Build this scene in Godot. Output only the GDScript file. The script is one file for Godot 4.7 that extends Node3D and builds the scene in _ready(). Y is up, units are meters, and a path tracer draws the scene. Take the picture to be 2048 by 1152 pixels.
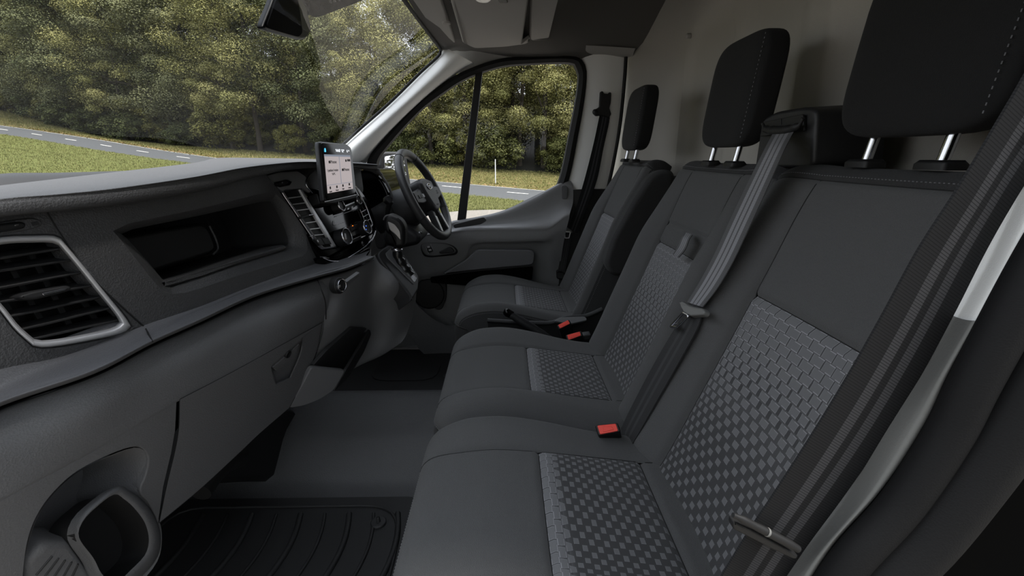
extends Node3D
# A van cab seen from the open passenger door. x runs to the rear of the van, y up, -z to the driver's side.
const F := 911.0
var C := Vector3(0, 0.98, 1.28)
var RB := Basis()
var M := {}
var fonts: SystemFont

# ---------------------------------------------------------------- measured points: a pixel of the photograph on a plane of the cab
func ray(px, py) -> Vector3:
	return RB * Vector3((px - 1024.0) / F, -(py - 576.0) / F, -1.0)
func PN(px, py, n: Vector3, k: float) -> Vector3:
	var d := ray(px, py)
	return C + d * ((k - n.dot(C)) / n.dot(d))
func X(px, py, v: float) -> Vector3: return PN(px, py, Vector3.RIGHT, v)
func Y(px, py, v: float) -> Vector3: return PN(px, py, Vector3.UP, v)
func Z(px, py, v: float) -> Vector3: return PN(px, py, Vector3.BACK, v)
func LN(n: Vector3, k: float, a: Array) -> Array:
	var o := []
	for i in range(0, a.size(), 2): o.append(PN(a[i], a[i + 1], n, k))
	return o
func LX(v: float, a: Array) -> Array: return LN(Vector3.RIGHT, v, a)
func LY(v: float, a: Array) -> Array: return LN(Vector3.UP, v, a)
func LZ(v: float, a: Array) -> Array: return LN(Vector3.BACK, v, a)
const DN := Vector3(1, 0.15, 0.2)
const DK := -0.401
func D(off: float, a: Array) -> Array: return LN(DN, DK + off, a)
const GN := Vector3(1, -0.28, 0.22)
const GK := -0.609
func G(off: float, a: Array) -> Array: return LN(GN, GK + off, a)
const SN := Vector3(1, 0.3, 0.2)
const SK := -0.2845
func S(off: float, a: Array) -> Array: return LN(SN, SK + off, a)
const BN := Vector3(1, -0.36, 0)
const BK := 0.1602
func B(off: float, a: Array) -> Array: return LN(BN, BK - off, a)

# ---------------------------------------------------------------- curves
func cr(p: Array, n: int, closed := false) -> Array:
	var dense := []
	var m := p.size()
	var segs := m if closed else m - 1
	for i in segs:
		var a: Vector3 = p[(i - 1 + m) % m] if closed or i > 0 else p[0] * 2.0 - p[1]
		var b: Vector3 = p[i]
		var c: Vector3 = p[(i + 1) % m]
		var d: Vector3 = p[(i + 2) % m] if closed or i + 2 < m else c * 2.0 - b
		for k in 12: dense.append(b.cubic_interpolate(c, a, d, k / 12.0))
	dense.append(p[0] if closed else p[m - 1])
	return lin(dense, n)
func lin(p: Array, n: int) -> Array:
	var l := [0.0]
	for i in range(1, p.size()): l.append(l[i - 1] + p[i].distance_to(p[i - 1]))
	var o := []
	var j := 0
	var total: float = l[-1]
	for i in n:
		var want: float = total * i / (n - 1.0)
		while j < p.size() - 2 and l[j + 1] < want: j += 1
		var seg: float = l[j + 1] - l[j]
		o.append(p[j].lerp(p[j + 1], clampf((want - l[j]) / maxf(seg, 1e-9), 0, 1)))
	return o
func rp(p: Array, r: float, seg := 4) -> Array:      # rounded corners
	var o := []
	var m := p.size()
	for i in m:
		var a: Vector3 = p[(i - 1 + m) % m]
		var b: Vector3 = p[i]
		var c: Vector3 = p[(i + 1) % m]
		var ra := minf(r, a.distance_to(b) * 0.45)
		var rc := minf(r, c.distance_to(b) * 0.45)
		var s := b + (a - b).normalized() * ra
		var e := b + (c - b).normalized() * rc
		for k in seg + 1:
			var t := k / float(seg)
			o.append(s.lerp(b, t).lerp(b.lerp(e, t), t))
	return o
func add(p: Array, d: Vector3) -> Array:
	return p.map(func(q): return q + d)
func rev(p: Array) -> Array:
	var q := p.duplicate()
	q.reverse()
	return q
func ring(top: Array, right: Array, bottom: Array, left: Array, n := 14) -> Array:
	return cr(top, n) + cr(right, n) + cr(bottom, n) + cr(left, n)

# ---------------------------------------------------------------- mesh builder
class MB:
	var v := PackedVector3Array()
	var n := PackedVector3Array()
	var uv := PackedVector2Array()
	var c := PackedColorArray()
	var ix := PackedInt32Array()
	func grid(P: Array, to = null, closed := false, uvr := Rect2(0, 0, 0, 0)) -> MB:   # rows of points; normals turn towards `to`
		var h := P.size()
		var w: int = P[0].size()
		var at := v.size()
		var N := []
		var s := 0.0
		var cols := w + (1 if closed else 0)
		for i in h:
			for jj in cols:
				var j := jj % w
				var du: Vector3 = P[i][(j + 1) % w if closed else mini(j + 1, w - 1)] - P[i][(j - 1 + w) % w if closed else maxi(j - 1, 0)]
				var dv: Vector3 = P[mini(i + 1, h - 1)][j] - P[maxi(i - 1, 0)][j]
				var q := du.cross(dv)
				if q.length_squared() < 1e-20:
					var i2 := clampi(i, 1, h - 2) if h > 2 else i
					dv = P[mini(i2 + 1, h - 1)][j] - P[maxi(i2 - 1, 0)][j]
					du = P[i2][(j + 1) % w if closed else mini(j + 1, w - 1)] - P[i2][(j - 1 + w) % w if closed else maxi(j - 1, 0)]
					q = du.cross(dv)
				q = q.normalized()
				N.append(q)
				if to is Vector3: s += q.dot((to - P[i][j]).normalized())
				elif to == "out": s += 0.0
		var f := -1.0 if s < 0.0 else 1.0
		var lu := 0.0
		var lv := 0.0
		if uvr.size == Vector2.ZERO:
			for j in range(1, w): lu += P[h / 2][j].distance_to(P[h / 2][j - 1])
			for i in range(1, h): lv += P[i][w / 2].distance_to(P[i - 1][w / 2])
		for i in h:
			for jj in cols:
				v.append(P[i][jj % w])
				n.append(N[i * cols + jj] * f)
				c.append(Color.WHITE)
				var a := float(jj) / (cols - 1)
				var b := float(i) / (h - 1)
				uv.append(uvr.position + Vector2(a, b) * uvr.size if uvr.size != Vector2.ZERO else Vector2(a * lu, b * lv))
		for i in h - 1:
			for j in cols - 1:
				var p := at + i * cols + j
				var q := p + cols
				ix.append_array(PackedInt32Array([p, q, p + 1, p + 1, q, q + 1] if f > 0 else [p, p + 1, q, p + 1, q + 1, q]))
		return self
	func face(p: Array, nn: Vector3) -> MB:       # flat polygon, nn = outward
		nn = nn.normalized()
		var u := nn.cross(Vector3(0.31, 0.87, 0.38)).normalized()
		var w := nn.cross(u)
		var q := PackedVector2Array()
		for a in p: q.append(Vector2(a.dot(u), a.dot(w)))
		var t := Geometry2D.triangulate_polygon(q)
		if t.is_empty():
			for i in range(1, p.size() - 1): t.append_array(PackedInt32Array([0, i, i + 1]))
		var at := v.size()
		for a in p:
			v.append(a)
			n.append(nn)
			c.append(Color.WHITE)
			uv.append(Vector2(a.dot(u), a.dot(w)))
		for i in range(0, t.size(), 3):
			var g: Vector3 = (p[t[i + 1]] - p[t[i]]).cross(p[t[i + 2]] - p[t[i]])
			ix.append_array(PackedInt32Array([at + t[i], at + t[i + 1], at + t[i + 2]] if g.dot(nn) < 0 else [at + t[i], at + t[i + 2], at + t[i + 1]]))
		return self
	func newell(p: Array) -> Vector3:
		var s := Vector3.ZERO
		for i in p.size(): s += p[i].cross(p[(i + 1) % p.size()])
		return s.normalized()
	func slab(p: Array, depth: float, bevel: float, to: Vector3, dome := 0.0) -> MB:   # a bevelled plate; its face looks at `to`
		var nn := newell(p)
		var mid := Vector3.ZERO
		for a in p: mid += a / p.size()
		if nn.dot(to - mid) < 0:
			nn = -nn
			p = p.duplicate()
			p.reverse()
		var m := p.size()
		var out := []
		var inner := []
		var low := []
		for i in m:
			var e1: Vector3 = (p[i] - p[(i - 1 + m) % m]).normalized()
			var e2: Vector3 = (p[(i + 1) % m] - p[i]).normalized()
			var o := (e1.cross(nn) + e2.cross(nn)).normalized()
			out.append(o)
			inner.append(p[i] - o * bevel)
			low.append(p[i] - nn * bevel)
		face(inner, nn)
		var back := []
		for i in m: back.append(p[i] - nn * maxf(depth, bevel * 1.5))
		face(back, -nn)
		for pair in [[inner, low, nn, 1], [low, back, null, 0]]:
			var at := v.size()
			for i in m + 1:
				var j := i % m
				v.append(pair[0][j])
				n.append(nn if pair[3] else out[j])
				v.append(pair[1][j])
				n.append(out[j])
				for k in 2:
					c.append(Color.WHITE)
					uv.append(Vector2(float(i) / m, k))
			for i in m:
				var a := at + i * 2
				ix.append_array(PackedInt32Array([a, a + 2, a + 1, a + 2, a + 3, a + 1]))
		return self
	func tube(p: Array, r, seg := 8, closed := false, caps := true) -> MB:
		var m := p.size()
		var rows := []
		var up := Vector3.ZERO
		for i in m:
			var t: Vector3 = (p[(i + 1) % m if closed else mini(i + 1, m - 1)] - p[(i - 1 + m) % m if closed else maxi(i - 1, 0)]).normalized()
			if up == Vector3.ZERO: up = t.cross(Vector3(0.3, 0.2, 0.93) if absf(t.z) < 0.9 else Vector3.UP).normalized()
			up = (up - t * up.dot(t)).normalized()
			var side := t.cross(up)
			var rr: float = r[mini(int(float(i) / (m - 1) * (r.size() - 1) + 0.5), r.size() - 1)] if r is Array else r
			var row := []
			for k in seg:
				var a := TAU * k / seg
				row.append(p[i] + (up * cos(a) + side * sin(a)) * rr)
			rows.append(row)
		if closed: rows.append(rows[0])
		var at := v.size()
		grid(rows, null, true)
		var probe := n[at].dot(v[at] - p[0])
		if probe < 0: flip(at)
		if caps and not closed:
			face(rows[0], p[0] - p[1])
			face(rows[m - 1], p[m - 1] - p[m - 2])
		return self
	func flip(at: int) -> void:
		for i in range(at, n.size()): n[i] = -n[i]
		for i in range(0, ix.size(), 3):
			if ix[i] >= at:
				var t := ix[i + 1]
				ix[i + 1] = ix[i + 2]
				ix[i + 2] = t
	func lathe(prof: Array, o: Vector3, axis: Vector3, seg := 24) -> MB:   # Vector2(radius, height); a repeated point is a crease
		axis = axis.normalized()
		var a := axis.cross(Vector3(0.2, 0.9, 0.3) if absf(axis.y) < 0.8 else Vector3.RIGHT).normalized()
		var b := axis.cross(a)
		var rows := []
		for i in prof.size():
			var q: Vector2 = prof[i]
			if rows.size() > 1 and i > 0 and q.is_equal_approx(prof[i - 1]):
				_turn(rows, o, axis)
				rows = []
			var row := []
			for k in seg: row.append(o + axis * q.y + (a * cos(TAU * k / seg) + b * sin(TAU * k / seg)) * maxf(q.x, 0.00005))
			rows.append(row)
		_turn(rows, o, axis)
		return self
	func _turn(rows: Array, _o: Vector3, _axis: Vector3) -> void:
		var at := v.size()
		grid(rows, null, true)
		var mid := Vector3.ZERO
		for r in rows:
			for q in r: mid += q / (rows.size() * r.size())
		var s := 0.0
		for i in range(at, v.size()): s += n[i].dot(v[i] - mid)
		if absf(s) < 1e-6: s = n[at].dot(_axis)
		if s < 0: flip(at)
	func strap(L: Array, R: Array, th: float, to: Vector3) -> MB:
		var rows := []
		var back := []
		var e := []
		var g := []
		var ln := 0.0
		for i in L.size():
			var t: Vector3 = L[mini(i + 1, L.size() - 1)] - L[maxi(i - 1, 0)]
			var nn: Vector3 = (R[i] - L[i]).cross(t).normalized()
			if nn.dot(to - L[i]) < 0: nn = -nn
			var row := []
			var bk := []
			for k in 9:
				row.append(L[i].lerp(R[i], k / 8.0))
				bk.append(L[i].lerp(R[i], k / 8.0) - nn * th)
			rows.append(row)
			back.append(bk)
			e.append([L[i], L[i] - nn * th])
			g.append([R[i], R[i] - nn * th])
			if i: ln += L[i].distance_to(L[i - 1])
		grid(rows, to, false, Rect2(0, 0, 1, ln))
		grid(back, L[0] * 2.0 - to, false, Rect2(0, 0, 1, ln))
		grid(e, L[0] * 2.0 - R[0], false, Rect2(0, 0, 0.02, ln))
		grid(g, R[0] * 2.0 - L[0], false, Rect2(0, 0, 0.02, ln))
		return self
	func box(t: Transform3D, s: Vector3, b := 0.004) -> MB:
		var h := s / 2
		var r := b
		var p := []
		for q in [[-1, -1], [1, -1], [1, 1], [-1, 1]]:
			for k in 3:
				var a: float = atan2(q[1], q[0]) + (k - 1) * PI / 4
				p.append(t * Vector3(q[0] * (h.x - r) + cos(a) * r * 1.0, h.y, q[1] * (h.z - r) + sin(a) * r))
		return slab(p, s.y, b, t * Vector3(0, 1000, 0))
	func blob(o: Vector3, b: Basis, e := 0.5, shear := 0.0) -> MB:   # rounded cushion block (superellipsoid); b holds the half sizes
		var rows := []
		for i in 25:
			var f := -PI / 2 + PI * i / 24.0
			var row := []
			for j in 40:
				var a := TAU * j / 40.0
				var cf := pow(absf(cos(f)), e)
				var p := Vector3(signf(cos(a)) * pow(absf(cos(a)), e) * cf, signf(sin(f)) * pow(absf(sin(f)), e), signf(sin(a)) * pow(absf(sin(a)), e) * cf)
				row.append(o + b * p + Vector3(shear * p.y * b.y.length(), 0, 0))
			rows.append(row)
		_turn(rows, o, Vector3.UP)
		return self
	func mesh() -> ArrayMesh:
		var a := []
		a.resize(Mesh.ARRAY_MAX)
		a[Mesh.ARRAY_VERTEX] = v
		a[Mesh.ARRAY_NORMAL] = n
		a[Mesh.ARRAY_TEX_UV] = uv
		a[Mesh.ARRAY_COLOR] = c
		a[Mesh.ARRAY_INDEX] = ix
		var m := ArrayMesh.new()
		m.add_surface_from_arrays(Mesh.PRIMITIVE_TRIANGLES, a)
		return m

func mb() -> MB: return MB.new()
func surf(rows: Array, nu := 40, sub := 6, to = null) -> MB:      # smooth surface through rows of points
	var R := []
	for r in rows: R.append(cr(r, nu))
	var m := R.size()
	var P := []
	for i in m - 1:
		for k in sub:
			var row := []
			for j in nu:
				var a: Vector3 = R[i - 1][j] if i > 0 else R[0][j] * 2.0 - R[1][j]
				var d: Vector3 = R[i + 2][j] if i + 2 < m else R[i + 1][j] * 2.0 - R[i][j]
				row.append(R[i][j].cubic_interpolate(R[i + 1][j], a, d, k / float(sub)))
			P.append(row)
	P.append(R[m - 1])
	return mb().grid(P, to if to else Vector3(0, 1.0, 0.6))
func rings(loops: Array, b: MB = null) -> MB:       # a loft through closed loops, each band with its own edge
	if b == null: b = mb()
	for i in loops.size() - 1: b.grid([loops[i], loops[i + 1]], Vector3(0, 1.0, 0.9), true)
	return b

# ---------------------------------------------------------------- objects
var used := {}
func numbered(s: String) -> String:
	used[s] = used.get(s, -1) + 1
	return s if used[s] == 0 else "%s_%03d" % [s, used[s]]
func tag(o: Node3D, label: String, category: String, group := "") -> Node3D:
	o.set_meta("label", label)
	o.set_meta("category", category)
	if group: o.set_meta("group", group)
	return o
func thing(called: String, label: String, category: String, at := Vector3.ZERO, group := "") -> Node3D:
	var o := Node3D.new()
	o.name = numbered(called)
	o.position = at
	add_child(o)
	return tag(o, label, category, group)
func part(par: Node3D, called: String, b, m: Material, label := "") -> MeshInstance3D:
	var o := MeshInstance3D.new()
	o.name = called if par != self else numbered(called)
	o.mesh = b.mesh() if b is MB else b
	o.material_override = m
	if par != self and par.get_parent() == self: o.position = -par.position
	if label: o.set_meta("label", label)
	par.add_child(o, true)
	return o
func struct(called: String, b, m: Material) -> MeshInstance3D:
	var o := part(self, called, b, m)
	o.set_meta("kind", "structure")
	return o
func text(par: Node3D, s: String, o: Vector3, right: Vector3, up: Vector3, height: float, m: Material, called := "lettering") -> void:
	var t := TextMesh.new()
	t.text = s
	t.font = fonts
	t.font_size = 32
	t.pixel_size = height / 32.0
	t.depth = 0.0006
	var i := MeshInstance3D.new()
	i.name = called
	i.mesh = t
	i.material_override = m
	var x := right.normalized()
	var z := x.cross(up).normalized()
	i.transform = Transform3D(Basis(x, z.cross(x), z), o)
	if par.get_parent() == self: i.position -= par.position
	par.add_child(i, true)

func mat(c: Color, rough: float, extra := {}) -> StandardMaterial3D:
	var m := StandardMaterial3D.new()
	m.albedo_color = c
	m.roughness = rough
	m.cull_mode = BaseMaterial3D.CULL_DISABLED
	for k in extra: m.set(k, extra[k])
	return m
func noise_tex(freq: float, kind: int, normal: bool, bump := 4.0, seed_ := 1, size := 256) -> NoiseTexture2D:
	var f := FastNoiseLite.new()
	f.noise_type = kind
	f.frequency = freq
	f.seed = seed_
	if kind == FastNoiseLite.TYPE_CELLULAR: f.cellular_return_type = FastNoiseLite.RETURN_DISTANCE
	var t := NoiseTexture2D.new()
	t.width = size
	t.height = size
	t.seamless = true
	t.noise = f
	t.as_normal_map = normal
	t.bump_strength = bump
	return t
func grained(c: Color, rough: float, tex: Texture2D, scale: float, strength: float, extra := {}) -> StandardMaterial3D:
	var m := mat(c, rough, {"normal_enabled": true, "normal_texture": tex, "normal_scale": strength, "uv1_triplanar": true, "uv1_scale": Vector3.ONE * scale})
	for k in extra: m.set(k, extra[k])
	return m
func glow(c: Color, e: float) -> StandardMaterial3D:
	return mat(Color.BLACK, 0.5, {"emission_enabled": true, "emission": c, "emission_energy_multiplier": e})

func insert_tex(w: int, h: int, nx: float, ny: float, back: bool) -> ImageTexture:
	# the seat cloth: staggered light dashes woven into dark cloth, broad and pale at one end, small at the other
	var im := Image.create(w, h, false, Image.FORMAT_RGB8)
	for y in h:
		var t := y / float(h)
		var fy := t * ny
		var row := int(fy)
		var b := fy - row
		var fade: float = smoothstep(0.05, 0.72, t) if back else smoothstep(0.08, 0.2, t)
		var wd: float = lerpf(0.46, 0.21 if back else 0.22, fade)
		var ground: float = lerpf(0.315 if back else 0.36, 0.195, fade)
		for x in w:
			var fx := x / float(w) * nx + (0.5 if row % 2 else 0.0)
			var a := fx - floorf(fx)
			var g := ground + 0.018 * (1 if (x / 2 + y / 2) % 2 else -1)
			var da := absf(a - 0.5) / wd
			var db := absf(b - 0.5) / lerpf(0.46, 0.33, fade)
			if da < 1.0 and db < 1.0:
				g = lerpf(0.37, 0.36, fade) + (0.03 if y % 3 == 0 else 0.0)
				if db > 0.84 and a > 0.42: g += lerpf(0.15, 0.05, fade)
				if da > 0.88: g += 0.05
			elif da >= 1.0 and db < 1.0 and fade < 0.5: g -= 0.11 * (1.0 - fade)
			im.set_pixel(x, y, Color(g, g, g * 1.02))
	return ImageTexture.create_from_image(im)
func webbing_tex(stripes: Array, dark: float, light: float, rib: int) -> ImageTexture:
	var im := Image.create(128, 64, false, Image.FORMAT_RGB8)
	for y in 64:
		for x in 128:
			var u := x / 127.0
			var g := dark
			for s in stripes:
				if u > s[0] and u < s[1]: g = light
			if y % rib == 0: g *= 0.4
			elif y % rib == 1: g *= 0.7
			im.set_pixel(x, y, Color(g, g, g * 1.03))
	return ImageTexture.create_from_image(im)

func materials() -> void:
	fonts = SystemFont.new()
	fonts.font_names = PackedStringArray(["Droid Sans"])
	var leather := noise_tex(0.09, FastNoiseLite.TYPE_CELLULAR, true, 5.0, 3)
	var fine := noise_tex(0.35, FastNoiseLite.TYPE_SIMPLEX, true, 4.0, 7)
	var cloth := noise_tex(0.22, FastNoiseLite.TYPE_CELLULAR, true, 5.0, 11)
	M.pad = grained(Color(0.29, 0.29, 0.295), 0.55, leather, 14.0, 0.9)
	M.fascia = grained(Color(0.26, 0.26, 0.265), 0.5, leather, 14.0, 0.9)
	M.lower = grained(Color(0.375, 0.375, 0.38), 0.68, leather, 16.0, 0.5)
	M.console = grained(Color(0.41, 0.41, 0.415), 0.6, fine, 14.0, 0.25)
	M.ledge = grained(Color(0.35, 0.35, 0.36), 0.5, leather, 16.0, 0.5)
	M.dark = grained(Color(0.125, 0.125, 0.13), 0.55, fine, 14.0, 0.25)
	M.black = mat(Color(0.06, 0.06, 0.063), 0.6)
	M.void = mat(Color(0.03, 0.03, 0.03), 0.9, {"metallic_specular": 0.1})
	M.post = grained(Color(0.10, 0.10, 0.103), 0.7, leather, 30.0, 0.25, {"metallic_specular": 0.25})
	M.door = grained(Color(0.48, 0.48, 0.485), 0.55, leather, 16.0, 0.3)
	M.gloss = mat(Color(0.02, 0.02, 0.022), 0.07, {"metallic_specular": 0.35})
	M.chrome = mat(Color(0.78, 0.78, 0.8), 0.18, {"metallic": 1.0})
	M.satin = mat(Color(0.80, 0.80, 0.81), 0.3, {"metallic": 0.4})
	M.silver = mat(Color(0.62, 0.62, 0.63), 0.3, {"metallic": 0.9})
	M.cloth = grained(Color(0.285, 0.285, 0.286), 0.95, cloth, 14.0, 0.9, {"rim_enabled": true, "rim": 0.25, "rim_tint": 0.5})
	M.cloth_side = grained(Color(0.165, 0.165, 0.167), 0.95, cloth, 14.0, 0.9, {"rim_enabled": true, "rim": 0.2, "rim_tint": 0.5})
	M.head = grained(Color(0.075, 0.075, 0.077), 0.95, cloth, 16.0, 0.5, {"rim_enabled": true, "rim": 0.1, "rim_tint": 0.5})
	M.thread = mat(Color(0.45, 0.45, 0.46), 0.9)
	M.groove = mat(Color(0.08, 0.08, 0.08), 0.95)
	M.ins_back = mat(Color.WHITE, 0.9, {"albedo_texture": insert_tex(640, 900, 13.0, 26.0, true), "rim_enabled": true, "rim": 0.2})
	M.ins_cush = mat(Color.WHITE, 0.9, {"albedo_texture": insert_tex(640, 520, 13.0, 17.0, false), "rim_enabled": true, "rim": 0.2})
	M.belt = mat(Color.WHITE, 0.75, {"albedo_texture": webbing_tex([[0.30, 0.45], [0.57, 0.72]], 0.135, 0.25, 8), "uv1_scale": Vector3(1, 60, 1), "metallic_specular": 0.25})
	M.belt_grey = mat(Color.WHITE, 0.7, {"albedo_texture": webbing_tex([[0.2, 0.36], [0.42, 0.58], [0.64, 0.8]], 0.3, 0.52, 8), "uv1_scale": Vector3(1, 60, 1), "rim_enabled": true, "rim": 0.2})
	M.belt_dark = mat(Color.WHITE, 0.75, {"albedo_texture": webbing_tex([[0.3, 0.42], [0.58, 0.7]], 0.15, 0.22, 8), "uv1_scale": Vector3(1, 60, 1)})
	M.red = mat(Color(0.88, 0.27, 0.22), 0.35)
	M.bulk = grained(Color(0.66, 0.645, 0.61), 0.7, fine, 5.0, 0.15)
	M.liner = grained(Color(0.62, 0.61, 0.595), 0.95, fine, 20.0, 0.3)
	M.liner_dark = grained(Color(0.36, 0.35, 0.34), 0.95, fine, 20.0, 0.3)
	M.pillar = grained(Color(0.93, 0.93, 0.92), 0.7, fine, 14.0, 0.2)
	M.trim_grey = grained(Color(0.42, 0.42, 0.41), 0.75, leather, 30.0, 0.2)
	M.rubber = grained(Color(0.11, 0.11, 0.113), 0.6, leather, 30.0, 0.3)
	M.seal = mat(Color(0.05, 0.05, 0.052), 0.7)
	M.floor = grained(Color(0.30, 0.30, 0.305), 0.5, leather, 16.0, 0.8)
	M.glass = mat(Color(0.1, 0.12, 0.11, 0.04), 0.0, {"metallic_specular": 0.3, "transparency": BaseMaterial3D.TRANSPARENCY_ALPHA})
	M.screen_glass = mat(Color(0.05, 0.06, 0.05, 0.10), 0.0, {"metallic_specular": 0.36, "transparency": BaseMaterial3D.TRANSPARENCY_ALPHA})
	M.white = mat(Color(0.85, 0.85, 0.85), 0.25)
	M.mirror = mat(Color(0.92, 0.92, 0.93), 0.02, {"metallic": 1.0})
	M.ink = mat(Color(0.10, 0.10, 0.11), 0.6)
	M.paint = mat(Color(0.85, 0.85, 0.82), 0.8)

func _ready() -> void:
	# ------------------------------------------------------------ camera, sky, exposure
	RB = Basis(Vector3.UP, -0.01686) * Basis(Vector3.RIGHT, -0.28408)
	var cam := Camera3D.new()
	cam.name = "camera"
	cam.transform = Transform3D(RB, C)
	cam.fov = rad_to_deg(2.0 * atan(576.0 / F))
	cam.near = 0.02
	cam.far = 500.0
	add_child(cam)
	cam.current = true
	var we := WorldEnvironment.new()
	we.name = "world_environment"
	var env := Environment.new()
	var sky_m := ProceduralSkyMaterial.new()
	sky_m.sky_top_color = Color(0.86, 0.89, 0.93)
	sky_m.sky_horizon_color = Color(0.95, 0.96, 0.97)
	sky_m.ground_bottom_color = Color(0.34, 0.34, 0.32)
	sky_m.ground_horizon_color = Color(0.44, 0.44, 0.42)
	sky_m.sky_energy_multiplier = 1.0
	var sky := Sky.new()
	sky.sky_material = sky_m
	env.background_mode = Environment.BG_SKY
	env.sky = sky
	env.background_energy_multiplier = 1.0
	env.tonemap_mode = Environment.TONE_MAPPER_LINEAR
	env.tonemap_exposure = 2.6
	env.sdfgi_enabled = true
	env.ssao_enabled = true
	env.ssil_enabled = true
	we.environment = env
	add_child(we)
	var sun := DirectionalLight3D.new()      # the sun behind thin cloud
	sun.name = "sun"
	sun.light_energy = 1.1
	sun.light_color = Color(1.0, 0.98, 0.95)
	sun.light_angular_distance = 22.0
	sun.shadow_enabled = true
	sun.sky_mode = DirectionalLight3D.SKY_MODE_LIGHT_ONLY
	sun.transform = Transform3D(Basis.looking_at(Vector3(-0.42, -0.89, -0.10)), Vector3(0, 10, 0))
	add_child(sun)
	materials()
	shell()
	dashboard()
	lower_dash()
	centre_stack()
	wheel()
	gear()
	seats()
	belts()
	overhead()
	outside()

# ================================================================ the cab itself
func shell() -> void:
	var eye := Vector3(0, 1.0, 0.6)
	# floor: flat by the passenger, a riser up to the tunnel hump, the driver's footwell behind it
	var rows := []
	for q in [[1.02, 0.0], [0.6, 0.0], [0.3, 0.0], [0.125, 0.0], [0.10, 0.004], [0.08, 0.018], [0.03, 0.06], [-0.01, 0.095], [-0.04, 0.112], [-0.1, 0.125], [-0.17, 0.137], [-0.24, 0.136], [-0.32, 0.10], [-0.37, 0.05], [-0.43, 0.024], [-0.6, 0.02], [-0.92, 0.02]]:
		var row := []
		for i in 13: row.append(Vector3(lerpf(-1.08, 0.7, i / 12.0), q[1], q[0]))
		rows.append(row)
	var fl := mb().grid(rows, eye)
	fl.box(Transform3D(Basis(), Vector3(-0.19, -0.06, 0.04)), Vector3(1.82, 0.1, 1.98), 0.01)
	struct("floor", fl, M.floor)
	# bulkhead with pressed panels
	rows = []
	for iy in 61:
		var y := lerpf(-0.05, 1.78, iy / 60.0)
		var row := []
		for iz in 81:
			var z := lerpf(-0.62, 1.06, iz / 80.0)
			var x := 0.692
			for e in [[-0.42, 1.12, 0.20, 0.34, 0.022], [-0.02, 1.28, 0.13, 0.36, 0.016], [0.42, 1.2, 0.2, 0.4, 0.02]]:
				var dx: float = absf(z - e[0]) / e[2]
				var dy: float = absf(y - e[1]) / e[3]
				x += e[4] * (1.0 - smoothstep(0.82, 1.0, pow(pow(dx, 4) + pow(dy, 4), 0.25)))
			row.append(Vector3(x, y, z))
		rows.append(row)
	var bk := mb().grid(rows, eye)
	bk.box(Transform3D(Basis(), Vector3(0.755, 0.86, 0.03)), Vector3(0.04, 1.84, 2.06), 0.004)
	var bh := struct("wall_rear", bk, M.bulk)
	var cn := []
	for iy in 25:
		var row := []
		for iz in 25:
			var z := lerpf(-1.0, -0.62, iz / 24.0)
			row.append(Vector3(0.692 - 0.165 * pow(smoothstep(-0.62, -0.97, z), 1.2), lerpf(-0.05, 1.78, iy / 24.0), z))
		cn.append(row)
	struct("wall_corner", mb().grid(cn, eye), M.bulk)
	for q in [[1349, 72], [1376, 72]]:
		var p := X(q[0], q[1], 0.684)
		part(bh, "fixing_plug", mb().lathe([Vector2(0.009, -0.01), Vector2(0.009, 0.003), Vector2(0.007, 0.006), Vector2(0.0, 0.007)], p, Vector3.LEFT, 14), M.liner)
	# headliner
	rows = []
	for q in [[-0.27, 1.402, 1.402], [-0.2, 1.408, 1.400], [-0.1, 1.43, 1.395], [0.05, 1.46, 1.385], [0.16, 1.50, 1.383], [0.26, 1.58, 1.383], [0.4, 1.66, 1.385], [0.70, 1.70, 1.388]]:
		var row := []
		for i in 33:
			var z := lerpf(-0.9, 1.02, i / 32.0)
			var e := smoothstep(0.0, 0.24, minf(z + 0.9, 1.02 - z) + 0.0)
			row.append(Vector3(q[0], lerpf(q[2], q[1], e), z))
		rows.append(row)
	var ceil := mb().grid(rows, eye)
	ceil.box(Transform3D(Basis(), Vector3(0.22, 1.79, 0.05)), Vector3(1.04, 0.05, 2.1), 0.01)
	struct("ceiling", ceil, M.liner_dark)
	# lining over the driver's door between the window frame and the headliner
	var top := LZ(-0.87, [884, 101, 925, 116, 1000, 106, 1070, 104, 1150, 104, 1205, 106, 1266, 110])
	var low := LZ(-0.90, [887, 112, 922, 146, 962, 130, 1010, 118, 1140, 113, 1205, 114, 1262, 116])
	var st := surf([add(top, Vector3(0, 0.02, 0.03)), top, low, add(low, Vector3(0, -0.006, -0.03))], 40, 5)
	struct("trim_1", st, M.liner)
	# windscreen and its surround
	var base := [Vector3(-0.70, 0.985, -0.84), Vector3(-0.83, 0.945, -0.62), Vector3(-0.98, 0.93, -0.2), Vector3(-1.0, 0.93, 0.1), Vector3(-0.98, 0.93, 0.4), Vector3(-0.83, 0.94, 0.82), Vector3(-0.70, 0.985, 1.02)]
	var head := [Vector3(-0.262, 1.402, -0.80), Vector3(-0.275, 1.405, -0.5), Vector3(-0.29, 1.41, -0.1), Vector3(-0.29, 1.412, 0.1), Vector3(-0.29, 1.41, 0.4), Vector3(-0.275, 1.405, 0.7), Vector3(-0.262, 1.402, 0.98)]
	var midr := []
	for i in 7: midr.append(base[i].lerp(head[i], 0.5) + Vector3(-0.02, 0.03, 0))
	struct("window_1", surf([base, midr, head], 40, 8), M.screen_glass)
	var scr_e := LZ(-0.815, [684, 291, 720, 258, 780, 205, 840, 146, 872, 117, 881, 106, 880, 97, 872, 86])
	struct("trim_2", mb().tube(cr(scr_e, 40), 0.006, 6), M.seal)
	struct("trim_3", mb().tube(cr(head.map(func(q): return q + Vector3(0.004, -0.004, 0)), 40), 0.007, 6), M.seal)
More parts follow.
